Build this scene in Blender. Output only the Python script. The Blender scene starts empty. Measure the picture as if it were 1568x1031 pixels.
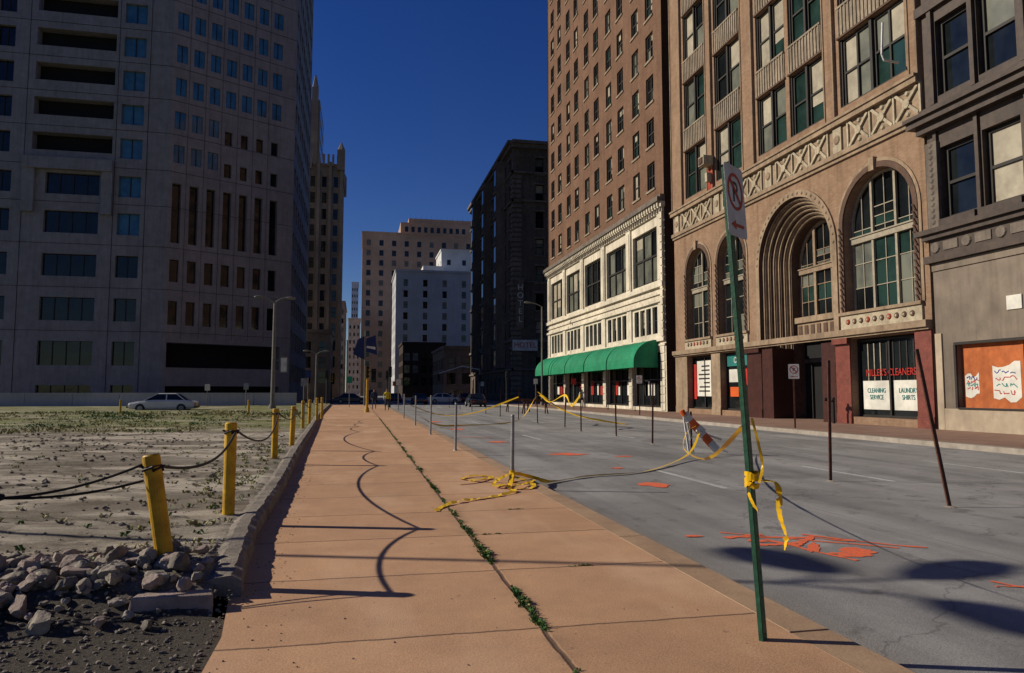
import bpy, math, random
from mathutils import Vector, Matrix, noise
R = random.Random(11)
scene = bpy.context.scene
COL = scene.collection

# ------------------------------------------------------------------ materials
def new_mat(name):
    m = bpy.data.materials.new(name); m.use_nodes = True
    nt = m.node_tree
    b = nt.nodes['Principled BSDF']
    return m, nt, b
def lk(nt, a, b): nt.links.new(a, b)
def mth(nt, op, a, b=None, c=None):
    n = nt.nodes.new('ShaderNodeMath'); n.operation = op
    for i, v in enumerate((a, b, c)):
        if v is None: continue
        if isinstance(v, (int, float)): n.inputs[i].default_value = v
        else: lk(nt, v, n.inputs[i])
    return n.outputs[0]
def mixc(nt, fac, a, b, mode='MIX'):
    n = nt.nodes.new('ShaderNodeMix'); n.data_type = 'RGBA'; n.blend_type = mode
    for idx, v in ((0, fac), (6, a), (7, b)):
        if isinstance(v, (int, float)): n.inputs[idx].default_value = v
        elif isinstance(v, (tuple, list)): n.inputs[idx].default_value = (v[0], v[1], v[2], 1)
        else: lk(nt, v, n.inputs[idx])
    return n.outputs[2]
def ramp(nt, fac, p0, p1):
    n = nt.nodes.new('ShaderNodeMapRange'); n.clamp = True
    lk(nt, fac, n.inputs[0]); n.inputs[1].default_value = p0; n.inputs[2].default_value = p1
    return n.outputs[0]
def noi(nt, vec, sc, det=6, ro=.6):
    n = nt.nodes.new('ShaderNodeTexNoise'); n.inputs['Scale'].default_value = sc
    n.inputs['Detail'].default_value = det; n.inputs['Roughness'].default_value = ro
    lk(nt, vec, n.inputs['Vector']); return n.outputs[0]
def coords(nt, scale=(1, 1, 1)):
    t = nt.nodes.new('ShaderNodeTexCoord'); m = nt.nodes.new('ShaderNodeMapping')
    m.inputs['Scale'].default_value = scale
    lk(nt, t.outputs['Object'], m.inputs[0]); return m.outputs[0]
def bumpn(nt, b, h, strength, dist=.02):
    n = nt.nodes.new('ShaderNodeBump'); n.inputs['Strength'].default_value = strength
    n.inputs['Distance'].default_value = dist
    lk(nt, h, n.inputs['Height']); lk(nt, n.outputs[0], b.inputs['Normal'])
def M(name, c, c2=None, sc=3, rough=.85, bump=.3, bsc=30, metal=0, streak=0, spec=.3, stain=.35):
    m, nt, b = new_mat(name)
    if c2 is None: c2 = tuple(x * .7 for x in c)
    v = coords(nt)
    f = ramp(nt, noi(nt, v, sc, 8, .65), .35, .68)
    col = mixc(nt, f, c, c2)
    if stain:
        f2 = ramp(nt, noi(nt, v, sc * .17, 4, .6), .3, .7)
        k = 1 - stain
        col = mixc(nt, f2, col, mixc(nt, 1.0, col, (k, k, k), 'MULTIPLY'))
    if streak:
        v2 = coords(nt, (1, 1, .06))
        f3 = ramp(nt, noi(nt, v2, 2.5, 6, .7), .45, .75)
        k = 1 - streak
        col = mixc(nt, f3, col, mixc(nt, 1.0, col, (k, k * .97, k * .94), 'MULTIPLY'))
    lk(nt, col, b.inputs['Base Color'])
    b.inputs['Roughness'].default_value = rough; b.inputs['Metallic'].default_value = metal
    b.inputs['Specular IOR Level'].default_value = spec
    if bump: bumpn(nt, b, noi(nt, v, bsc, 6, .7), bump)
    return m
def brick_mat(name, c1, c2, mortar, w=.22, h=.075):
    m, nt, b = new_mat(name)
    t = nt.nodes.new('ShaderNodeTexCoord'); s = nt.nodes.new('ShaderNodeSeparateXYZ')
    lk(nt, t.outputs['Object'], s.inputs[0])
    cb = nt.nodes.new('ShaderNodeCombineXYZ')
    lk(nt, mth(nt, 'ADD', s.outputs[0], s.outputs[1]), cb.inputs[0]); lk(nt, s.outputs[2], cb.inputs[1])
    br = nt.nodes.new('ShaderNodeTexBrick'); lk(nt, cb.outputs[0], br.inputs['Vector'])
    br.inputs['Color1'].default_value = (*c1, 1); br.inputs['Color2'].default_value = (*c2, 1)
    br.inputs['Mortar'].default_value = (*mortar, 1); br.inputs['Scale'].default_value = 1
    br.inputs['Brick Width'].default_value = w; br.inputs['Row Height'].default_value = h
    br.inputs['Mortar Size'].default_value = .006
    v = coords(nt)
    f = ramp(nt, noi(nt, v, .35, 6, .65), .3, .7)
    col = mixc(nt, f, br.outputs[0], mixc(nt, 1.0, br.outputs[0], (.70, .68, .66), 'MULTIPLY'))
    v2 = coords(nt, (1, 1, .05))
    f3 = ramp(nt, noi(nt, v2, 2.0, 6, .7), .48, .75)
    col = mixc(nt, f3, col, mixc(nt, 1.0, col, (.70, .67, .64), 'MULTIPLY'))
    f4 = ramp(nt, noi(nt, v, 2.3, 6, .7), .4, .7)
    col = mixc(nt, f4, col, mixc(nt, 1.0, col, (.82, .80, .78), 'MULTIPLY'))
    lk(nt, col, b.inputs['Base Color']); b.inputs['Roughness'].default_value = .9
    b.inputs['Specular IOR Level'].default_value = .2
    return m
def glass(name, c, rough=.06, c2=None):
    m, nt, b = new_mat(name)
    v = coords(nt)
    f = ramp(nt, noi(nt, v, .6, 3), .4, .65)
    lk(nt, mixc(nt, f, c, c2 or tuple(x * .4 for x in c)), b.inputs['Base Color'])
    b.inputs['Roughness'].default_value = rough; b.inputs['IOR'].default_value = 1.5
    bumpn(nt, b, noi(nt, v, 1.1, 2), .08, .05)
    return m

m_conc_grey = M('tower_concrete', (.25, .245, .25), (.195, .19, .195), 1.2, streak=.25, stain=.2)  # the tower's own cool grey concrete
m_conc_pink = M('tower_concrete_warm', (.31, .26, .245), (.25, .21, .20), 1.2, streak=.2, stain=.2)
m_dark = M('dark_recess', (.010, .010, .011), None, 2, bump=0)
m_terra = brick_mat('terracotta_brick', (.33, .215, .14), (.27, .17, .108), (.28, .20, .14))
m_terra_trim = M('terracotta_trim', (.37, .27, .18), (.26, .185, .12), 4, streak=.4)
m_frieze = M('frieze_cream', (.52, .45, .32), (.36, .30, .21), 6, streak=.3)
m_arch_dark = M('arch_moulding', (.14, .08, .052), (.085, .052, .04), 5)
m_spandrel = M('fluted_spandrel', (.38, .31, .225), (.24, .19, .14), 4, streak=.5)
m_brick = brick_mat('brown_brick', (.215, .12, .076), (.17, .094, .06), (.155, .10, .07))
m_brick_dk_shade = brick_mat('dark_shaded_brick', (.06, .04, .03), (.045, .03, .024), (.045, .035, .03))  # darker brick copy; carries painted shade on the office side wall
m_stone = M('white_terracotta', (.76, .69, .55), (.62, .55, .42), 3, streak=.35)
m_stone_old = M('old_stone', (.14, .11, .085), (.085, .068, .055), 2, streak=.4)
m_stone_old2 = M('old_stone_trim', (.22, .18, .145), (.12, .10, .085), 2, streak=.4)
m_iron = M('dark_cast_iron', (.09, .063, .048), (.048, .035, .03), 3, rough=.6, streak=.3)
m_stucco = M('grey_stucco', (.23, .185, .145), (.165, .135, .105), 1.5, streak=.3)
m_cream = M('cream_paint', (.48, .39, .28), (.38, .30, .22), 2, streak=.2)
m_granite = M('red_granite', (.25, .07, .05), (.13, .04, .03), 18, rough=.45, bump=0)
m_granite_dk = M('maroon_granite', (.075, .026, .02), (.04, .017, .014), 18, rough=.4, bump=0)
m_frame_dk = M('dark_window_frame', (.03, .025, .022), None, 5, rough=.6, bump=0)
m_frame_lt = M('cream_window_frame', (.38, .33, .24), (.27, .23, .17), 5, rough=.6, bump=0)
m_gl = glass('window_glass', (.012, .015, .016))
m_gl2 = glass('window_glass_greenish', (.02, .045, .038), .08)
m_gl3 = glass('window_glass_dusty', (.15, .155, .12), .3, (.075, .08, .065))
m_glsky = glass('tower_sky_tint_glass', (.05, .15, .24), .05, (.03, .10, .18))  # sky reflection painted into the pane colour as blue
m_blind = M('window_blind', (.44, .39, .29), (.30, .26, .19), 2, rough=.5, bump=0)
m_red = M('red_board', (.40, .06, .03), (.28, .04, .02), 3)
m_ply = M('orange_plywood', (.52, .15, .045), (.36, .095, .03), 3, streak=.3)
m_white = M('white_paint', (.70, .69, .65), (.52, .51, .48), 6, rough=.6, bump=.1)
m_paper = M('white_paper', (.74, .72, .64), (.60, .58, .51), 3, bump=0)
m_tealp = M('teal_paint', (.03, .25, .23), None, 4, rough=.5, bump=0)
m_redtxt = M('red_lettering', (.55, .03, .02), None, 4, rough=.5, bump=0)
m_blacktxt = M('black_lettering', (.02, .02, .02), None, 4, rough=.5, bump=0)
m_awn = M('green_awning', (.012, .27, .12), (.01, .18, .085), 2, rough=.6, bump=.1)
m_yel = M('yellow_bollard_paint', (.72, .42, .012), (.46, .24, .01), 9, rough=.5, bump=.2, stain=.4)
m_rust = M('rusty_steel', (.14, .05, .03), (.06, .027, .018), 14, rough=.8)
m_grnpole = M('green_sign_pole', (.02, .105, .055), (.012, .055, .03), 16, rough=.5)
m_galv = M('galvanised_steel', (.32, .33, .33), (.21, .21, .21), 12, rough=.5, metal=.3)
m_lampm = M('lamp_post_metal', (.20, .19, .17), (.14, .13, .12), 4, rough=.6)
m_black = M('black_rubber', (.012, .012, .012), None, 8, rough=.6, bump=0)
m_tape = M('yellow_tape', (.80, .50, .01), (.66, .38, .01), 12, rough=.4, bump=0, stain=.1)
m_orange = M('orange_board', (.75, .13, .02), (.6, .1, .02), 6, rough=.5, bump=0)
m_roadwhite = M('white_road_paint', (.72, .72, .70), (.36, .36, .35), 11, rough=.8, bump=0)
m_rock = M('broken_concrete', (.42, .36, .29), (.25, .21, .165), 9, bump=.8, bsc=45)
m_rock2 = M('broken_concrete_pink', (.46, .36, .30), (.30, .23, .19), 7, bump=.7, bsc=45)
m_gravel = M('gravel_stones', (.26, .22, .175), (.10, .085, .07), 6, bump=.3)
m_kerbl = M('weathered_kerb', (.33, .285, .23), (.17, .145, .12), 5, bump=.9, bsc=22)
m_kerbr = M('kerb_pale_concrete', (.40, .35, .29), (.27, .235, .195), 3)
m_farconc = M('far_pale_concrete', (.50, .51, .52), (.42, .43, .44), .3, streak=.15)
m_fartan = M('far_tan_stone', (.56, .38, .26), (.47, .32, .22), .3, streak=.1)
m_farwhite = M('far_white_wall', (.72, .72, .71), (.62, .62, .61), .3)
m_goth = M('gothic_limestone', (.34, .28, .215), (.25, .205, .16), .6, streak=.2)
m_asph_far = M('ground_asphalt', (.10, .098, .092), (.07, .07, .068), .5)
m_skin = M('skin', (.35, .19, .13), None, 5, bump=0)
m_denim = M('dark_denim', (.03, .04, .07), None, 5, bump=0)
m_vest = M('yellow_vest', (.75, .60, .03), None, 5, bump=0)
m_carw = M('white_car_paint', (.62, .62, .60), (.55, .55, .53), 1, rough=.3, bump=0, spec=.5)
m_card = M('dark_car_paint', (.03, .035, .05), None, 1, rough=.25, bump=0, spec=.5)
m_carr = M('red_car_paint', (.22, .02, .02), None, 1, rough=.25, bump=0, spec=.5)
m_navy = M('navy_banner', (.02, .04, .14), None, 3, bump=0)
m_siggrn = M('signal_green', (.02, .35, .2), None, 3, bump=0)
m_bluetxt = M('blue_marker', (.03, .06, .30), None, 3, bump=0)

def paint_mat():
    m, nt, b = new_mat('orange_road_paint')
    t = nt.nodes.new('ShaderNodeTexCoord'); v = t.outputs['Object']
    f = ramp(nt, noi(nt, v, 28, 6, .7), .45, .66)
    col = mixc(nt, f, (.85, .13, .035), (.34, .14, .09))
    lk(nt, col, b.inputs['Base Color']); b.inputs['Roughness'].default_value = .85
    return m
m_orpaint = paint_mat()
def side_mat():
    m, nt, b = new_mat('sidewalk_concrete')
    t = nt.nodes.new('ShaderNodeTexCoord'); s = nt.nodes.new('ShaderNodeSeparateXYZ')
    lk(nt, t.outputs['Object'], s.inputs[0]); v = t.outputs['Object']
    x, y = s.outputs[0], s.outputs[1]
    wob = mth(nt, 'MULTIPLY', mth(nt, 'SUBTRACT', noi(nt, v, 3, 5), .5), .05)
    yy = mth(nt, 'DIVIDE', mth(nt, 'ADD', y, wob), 1.52)
    fr = mth(nt, 'FRACT', yy)
    d = mth(nt, 'MINIMUM', fr, mth(nt, 'SUBTRACT', 1.0, fr))
    j1 = mth(nt, 'SUBTRACT', 1.0, ramp(nt, d, .003, .011))
    dx = mth(nt, 'ABSOLUTE', mth(nt, 'SUBTRACT', mth(nt, 'ADD', x, wob), 1.17))
    j2 = mth(nt, 'SUBTRACT', 1.0, ramp(nt, dx, .008, .024))
    jj = mth(nt, 'MAXIMUM', j1, j2)
    side = mth(nt, 'GREATER_THAN', x, 1.17)
    cell = nt.nodes.new('ShaderNodeCombineXYZ')
    lk(nt, mth(nt, 'FLOOR', yy), cell.inputs[0]); lk(nt, side, cell.inputs[1])
    wn = nt.nodes.new('ShaderNodeTexWhiteNoise'); lk(nt, cell.outputs[0], wn.inputs['Vector'])
    base = mixc(nt, wn.outputs[0], (.60, .345, .19), (.50, .285, .155))
    n1 = ramp(nt, noi(nt, v, 1.3, 8, .7), .35, .7)
    base = mixc(nt, n1, base, mixc(nt, 1.0, base, (.74, .74, .76), 'MULTIPLY'))
    n2 = ramp(nt, noi(nt, v, 60, 4, .7), .42, .72)
    base = mixc(nt, n2, base, mixc(nt, 1.0, base, (.68, .68, .70), 'MULTIPLY'))
    n4 = ramp(nt, noi(nt, v, 170, 2, .7), .56, .66)
    base = mixc(nt, mth(nt, 'MULTIPLY', n4, .45), base, (.76, .58, .40))
    n3 = ramp(nt, noi(nt, v, 9, 3, .6), .67, .73)
    base = mixc(nt, mth(nt, 'MULTIPLY', n3, .55), base, (.18, .11, .08))
    n5 = ramp(nt, noi(nt, coords(nt, (1, .35, 1)), .8, 4, .6), .5, .7)
    base = mixc(nt, mth(nt, 'MULTIPLY', n5, .5), base, (.66, .45, .29))
    jd = mth(nt, 'SUBTRACT', 1.0, ramp(nt, dx, .02, .16))
    base = mixc(nt, mth(nt, 'MULTIPLY', mth(nt, 'MULTIPLY', jd, ramp(nt, noi(nt, v, 5, 5, .7), .4, .65)), .5), base, (.22, .14, .085))
    base = mixc(nt, mth(nt, 'MULTIPLY', jj, .85), base, (.10, .065, .045))
    lk(nt, base, b.inputs['Base Color']); b.inputs['Roughness'].default_value = .88
    b.inputs['Specular IOR Level'].default_value = .25
    h = mth(nt, 'SUBTRACT', mth(nt, 'MULTIPLY', noi(nt, v, 70, 6, .7), .5), jj)
    bumpn(nt, b, h, .6, .012)
    return m
def road_mat():
    m, nt, b = new_mat('road_surface')
    t = nt.nodes.new('ShaderNodeTexCoord'); v = t.outputs['Object']
    s = nt.nodes.new('ShaderNodeSeparateXYZ'); lk(nt, v, s.inputs[0])
    n1 = ramp(nt, noi(nt, v, .45, 8, .65), .35, .68)
    base = mixc(nt, n1, (.385, .375, .36), (.25, .245, .235))
    v2 = coords(nt, (1, .07, 1))
    n2 = ramp(nt, noi(nt, v2, 1.2, 4, .6), .42, .7)
    base = mixc(nt, n2, base, mixc(nt, 1.0, base, (.64, .64, .65), 'MULTIPLY'))
    n3 = ramp(nt, noi(nt, v, 90, 3, .7), .42, .72)
    base = mixc(nt, n3, base, mixc(nt, 1.0, base, (.52, .52, .52), 'MULTIPLY'))
    nb = ramp(nt, noi(nt, v, 2.2, 6, .65), .59, .68)
    base = mixc(nt, mth(nt, 'MULTIPLY', nb, .65), base, (.09, .086, .08))
    npz = ramp(nt, noi(nt, coords(nt, (.8, .45, 1)), .55, 3, .5), .60, .615)
    base = mixc(nt, mth(nt, 'MULTIPLY', npz, .35), base, (.12, .118, .115))
    vo = nt.nodes.new('ShaderNodeTexVoronoi'); vo.feature = 'DISTANCE_TO_EDGE'; vo.inputs['Scale'].default_value = .3
    add = nt.nodes.new('ShaderNodeVectorMath'); add.operation = 'ADD'
    nz = nt.nodes.new('ShaderNodeTexNoise'); nz.inputs['Scale'].default_value = 1.7; nz.inputs['Detail'].default_value = 6
    lk(nt, v, nz.inputs['Vector']); lk(nt, v, add.inputs[0]); lk(nt, nz.outputs[1], add.inputs[1])
    lk(nt, add.outputs[0], vo.inputs['Vector'])
    cr = mth(nt, 'SUBTRACT', 1.0, ramp(nt, vo.outputs[0], .001, .006))
    base = mixc(nt, mth(nt, 'MULTIPLY', cr, .5), base, (.08, .08, .08))
    for X in (6.1, 9.55, 13.0):
        dx = mth(nt, 'ABSOLUTE', mth(nt, 'SUBTRACT', s.outputs[0], X + .12))
        jx = mth(nt, 'SUBTRACT', 1.0, ramp(nt, dx, .006, .016))
        base = mixc(nt, mth(nt, 'MULTIPLY', jx, .4), base, (.08, .08, .08))
    gd = mth(nt, 'SUBTRACT', 1.0, ramp(nt, s.outputs[0], 2.98, 3.4))
    base = mixc(nt, mth(nt, 'MULTIPLY', gd, .65), base, (.13, .105, .08))
    lk(nt, base, b.inputs['Base Color']); b.inputs['Roughness'].default_value = .82
    b.inputs['Specular IOR Level'].default_value = .3
    bumpn(nt, b, noi(nt, v, 80, 6, .7), .6, .012)
    return m
def lot_mat():
    m, nt, b = new_mat('lot_ground')
    t = nt.nodes.new('ShaderNodeTexCoord'); v = t.outputs['Object']
    s = nt.nodes.new('ShaderNodeSeparateXYZ'); lk(nt, v, s.inputs[0])
    vs = coords(nt, (.45, 1.3, 1))
    n1 = ramp(nt, noi(nt, vs, .55, 8, .7), .47, .56)
    base = mixc(nt, n1, (.56, .50, .40), (.27, .23, .175))
    nq = ramp(nt, noi(nt, coords(nt, (.5, 1.6, 1)), .28, 5, .6), .50, .58)
    base = mixc(nt, mth(nt, 'MULTIPLY', nq, .7), base, (.17, .145, .11))
    n2 = ramp(nt, noi(nt, v, 1.6, 6, .7), .52, .62)
    base = mixc(nt, mth(nt, 'MULTIPLY', n2, .7), base, (.14, .115, .085))
    n3 = ramp(nt, noi(nt, v, 45, 4, .75), .4, .72)
    base = mixc(nt, n3, base, mixc(nt, 1.0, base, (.58, .56, .53), 'MULTIPLY'))
    g = mth(nt, 'MULTIPLY', ramp(nt, s.outputs[1], 25, 31), ramp(nt, noi(nt, vs, .7, 5, .6), .36, .55))
    base = mixc(nt, mth(nt, 'MULTIPLY', g, .85), base, (.15, .17, .035))
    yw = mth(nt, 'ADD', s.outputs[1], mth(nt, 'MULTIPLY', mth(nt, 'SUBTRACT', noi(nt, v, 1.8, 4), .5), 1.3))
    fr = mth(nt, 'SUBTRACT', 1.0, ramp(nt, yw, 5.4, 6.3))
    dk = mixc(nt, n3, (.095, .08, .064), (.03, .027, .024))  # dark gravel at the front, with rubble shade put into its colour
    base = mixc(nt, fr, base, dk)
    vo = nt.nodes.new('ShaderNodeTexVoronoi'); vo.feature = 'DISTANCE_TO_EDGE'; vo.inputs['Scale'].default_value = .4
    add = nt.nodes.new('ShaderNodeVectorMath'); add.operation = 'ADD'
    nz = nt.nodes.new('ShaderNodeTexNoise'); nz.inputs['Scale'].default_value = 2; nz.inputs['Detail'].default_value = 5
    lk(nt, v, nz.inputs['Vector']); lk(nt, v, add.inputs[0]); lk(nt, nz.outputs[1], add.inputs[1]); lk(nt, add.outputs[0], vo.inputs['Vector'])
    cr = mth(nt, 'SUBTRACT', 1.0, ramp(nt, vo.outputs[0], .003, .018))
    base = mixc(nt, mth(nt, 'MULTIPLY', cr, .7), base, (.06, .055, .04))
    lk(nt, base, b.inputs['Base Color']); b.inputs['Roughness'].default_value = .93
    b.inputs['Specular IOR Level'].default_value = .15
    bumpn(nt, b, noi(nt, v, 35, 8, .75), .9, .03)
    return m
m_side = side_mat(); m_road = road_mat(); m_lot = lot_mat()
m_weed = M('weed_leaves', (.06, .15, .02), (.035, .09, .015), 7, rough=.7, bump=0, stain=.2)
m_dry = M('dry_grass', (.34, .29, .10), (.18, .18, .05), 7, rough=.7, bump=0, stain=.2)
m_kerbst = M('kerb_stone', (.47, .31, .19), (.36, .24, .15), 4)
m_rside = M('far_sidewalk_paving', (.34, .21, .15), (.24, .15, .11), 1.2)

# ------------------------------------------------------------------ mesh builder
class MB:
    def __init__(s): s.V = []; s.F = []; s.I = []; s.mats = []
    def mi(s, m):
        if m not in s.mats: s.mats.append(m)
        return s.mats.index(m)
    def poly(s, pts, m):
        n = len(s.V); s.V += [tuple(p) for p in pts]; s.F.append(tuple(range(n, n + len(pts)))); s.I.append(s.mi(m))
    def hexa(s, p, m):
        n = len(s.V); s.V += [tuple(q) for q in p]; k = s.mi(m)
        for f in ((0, 3, 2, 1), (4, 5, 6, 7), (0, 1, 5, 4), (1, 2, 6, 5), (2, 3, 7, 6), (3, 0, 4, 7)):
            s.F.append(tuple(n + i for i in f)); s.I.append(k)
    def box(s, x0, x1, y0, y1, z0, z1, m):
        s.hexa([(x0, y0, z0), (x1, y0, z0), (x1, y1, z0), (x0, y1, z0), (x0, y0, z1), (x1, y0, z1), (x1, y1, z1), (x0, y1, z1)], m)
    def fbox(s, F, s0, s1, z0, z1, d0, d1, m):
        s.hexa([F(s0, z0, d0), F(s1, z0, d0), F(s1, z0, d1), F(s0, z0, d1), F(s0, z1, d0), F(s1, z1, d0), F(s1, z1, d1), F(s0, z1, d1)], m)
    def strip(s, A, B, m, closed=False):
        n = len(A)
        for i in range(n if closed else n - 1):
            j = (i + 1) % n
            s.poly([A[i], A[j], B[j], B[i]], m)
    def tube(s, p0, p1, r0, r1, m, n=8, cap=True):
        p0 = Vector(p0); p1 = Vector(p1); d = (p1 - p0).normalized()
        a = d.orthogonal().normalized(); b = d.cross(a)
        A = [p0 + (a * math.cos(t) + b * math.sin(t)) * r0 for t in [2 * math.pi * i / n for i in range(n)]]
        B = [p1 + (a * math.cos(t) + b * math.sin(t)) * r1 for t in [2 * math.pi * i / n for i in range(n)]]
        s.strip(A, B, m, True)
        if cap: s.poly(A[::-1], m); s.poly(B, m)
    def path(s, pts, r, m, n=6):
        for i in range(len(pts) - 1): s.tube(pts[i], pts[i + 1], r, r, m, n)
    def beam(s, p0, p1, w, t, m, side=(1, 0, 0), off=(0, 0)):
        p0 = Vector(p0); p1 = Vector(p1); d = (p1 - p0).normalized()
        a = Vector(side); a = (a - d * a.dot(d)).normalized(); b = d.cross(a)
        o = a * off[0] + b * off[1]
        q = []
        for p in (p0, p1):
            for (i, j) in ((-1, -1), (1, -1), (1, 1), (-1, 1)):
                q.append(p + o + a * (w / 2 * i) + b * (t / 2 * j))
        s.hexa(q, m)
    def channel(s, p0, p1, m, side=(1, 0, 0), w=.055):
        s.beam(p0, p1, w, .006, m, side)
        s.beam(p0, p1, .006, .026, m, side, (-w / 2, .014)); s.beam(p0, p1, .006, .026, m, side, (w / 2, .014))
    def obj(s, name, parent=None, smooth=False, local=False):
        me = bpy.data.meshes.new(name); me.from_pydata(s.V, [], s.F)
        for m in s.mats: me.materials.append(m)
        me.polygons.foreach_set('material_index', s.I)
        if smooth: me.polygons.foreach_set('use_smooth', [True] * len(me.polygons))
        me.update()
        o = bpy.data.objects.new(name, me); COL.objects.link(o)
        if parent:
            o.parent = parent
            if not local: o.matrix_parent_inverse = parent_mats[parent.name].inverted()
        return o
parent_mats = {}
def group(name, loc=(0, 0, 0), rot=None):
    e = bpy.data.objects.new(name, None); COL.objects.link(e)
    e.empty_display_size = .5
    mm = Matrix.Translation(Vector(loc))
    if rot is not None: mm = mm @ rot.to_4x4()
    e.matrix_world = mm; parent_mats[e.name] = mm
    return e
def frame(o, d, n):
    def F(s, z, k=0.0): return (o[0] + d[0] * s + n[0] * k, o[1] + d[1] * s + n[1] * k, z)
    return F
def facade(mb, F, S0, S1, Z0, Z1, ops, wall, depth=.3, rev=None):
    rev = rev or wall
    xs = sorted(set([S0, S1] + [v for o in ops for v in (o[0], o[1])]))
    zs = sorted(set([Z0, Z1] + [v for o in ops for v in (o[2], o[3])]))
    for j in range(len(zs) - 1):
        zc = (zs[j] + zs[j + 1]) / 2
        rowops = [o for o in ops if o[2] < zc < o[3]]
        start = None
        for i in range(len(xs) - 1):
            xc = (xs[i] + xs[i + 1]) / 2
            hole = any(o[0] < xc < o[1] for o in rowops)
            if not hole and start is None: start = xs[i]
            if hole and start is not None:
                mb.poly([F(start, zs[j]), F(xs[i], zs[j]), F(xs[i], zs[j + 1]), F(start, zs[j + 1])], wall); start = None
        if start is not None:
            mb.poly([F(start, zs[j]), F(xs[-1], zs[j]), F(xs[-1], zs[j + 1]), F(start, zs[j + 1])], wall)
    for o in ops:
        a, b, c, d = o[:4]; dep = o[4] if len(o) > 4 and o[4] is not None else depth
        if len(o) > 5: continue
        for q in (((a, c), (a, d)), ((b, c), (b, d)), ((a, c), (b, c)), ((a, d), (b, d))):
            (s0, z0), (s1, z1) = q
            mb.poly([F(s0, z0, 0), F(s1, z1, 0), F(s1, z1, -dep), F(s0, z0, -dep)], rev)
def pane(mb, F, s0, s1, z0, z1, d, m):
    t = lambda: R.uniform(-.014, .014)
    e1, e2 = t(), t()
    mb.poly([F(s0, z0, d + e1), F(s1, z0, d + e2), F(s1, z1, d + e2 - e1 * .6), F(s0, z1, d - e1 * .2)], m)
def window(mb, F, s0, s1, z0, z1, d, fr, gls, nx=1, nz=2, fw=.07, fd=.06, blind=.3, bm=None):
    g = R.choice(gls)
    pw = (s1 - s0) / nx; ph = (z1 - z0) / nz
    for i in range(nx):
        bl = R.random() < blind; bh = R.choice([.25, .5, .5, .7, 1.0])
        for j in range(nz):
            pane(mb, F, s0 + i * pw, s0 + (i + 1) * pw, z0 + j * ph, z0 + (j + 1) * ph, d, g if R.random() < .75 else R.choice(gls))
        if bl:
            mb.poly([F(s0 + i * pw + .03, z1 - (z1 - z0) * bh, d + .018), F(s0 + (i + 1) * pw - .03, z1 - (z1 - z0) * bh + R.uniform(-.04, .04), d + .018),
                     F(s0 + (i + 1) * pw - .03, z1 - .02, d + .018), F(s0 + i * pw + .03, z1 - .02, d + .018)], bm or m_blind)
    for i in range(nx + 1):
        c = s0 + i * pw; a = max(s0, c - fw / 2 if 0 < i < nx else (c if i == 0 else c - fw)); b = min(s1, a + fw)
        mb.fbox(F, a, b, z0, z1, d + .02, d + .02 + fd, fr)
    for j in range(nz + 1):
        c = z0 + j * ph; a = max(z0, c - fw / 2 if 0 < j < nz else (c if j == 0 else c - fw)); b = min(z1, a + fw)
        mb.fbox(F, s0 + fw, s1 - fw, a, b, d + .022, d + .015 + fd, fr)
def apath(cx, zs, r, z0, n=22):
    p = [(cx - r, z0)]
    for i in range(n + 1):
        a = math.pi - math.pi * i / n
        p.append((cx + r * math.cos(a), zs + r * math.sin(a)))
    p.append((cx + r, z0)); return p
def annulus(mb, F, cx, zs, r0, r1, z0, d, m):
    mb.strip([F(s, z, d) for s, z in apath(cx, zs, r0, z0)], [F(s, z, d) for s, z in apath(cx, zs, r1, z0)], m)
def soffit(mb, F, cx, zs, r, z0, da, db, m):
    mb.strip([F(s, z, da) for s, z in apath(cx, zs, r, z0)], [F(s, z, db) for s, z in apath(cx, zs, r, z0)], m)
def archhole(mb, F, s0, s1, z0, z1, wall, depth):
    r = (s1 - s0) / 2; cx = (s0 + s1) / 2; zs = z1 - r
    P = apath(cx, zs, r, z0)[1:-1]
    for i in range(len(P) - 1):
        mb.poly([F(P[i][0], P[i][1]), F(P[i + 1][0], P[i + 1][1]), F(P[i + 1][0], z1), F(P[i][0], z1)], wall)
    soffit(mb, F, cx, zs, r, z0, 0, -depth, wall)
    mb.poly([F(s0, z0, 0), F(s1, z0, 0), F(s1, z0, -depth), F(s0, z0, -depth)], wall)
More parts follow.
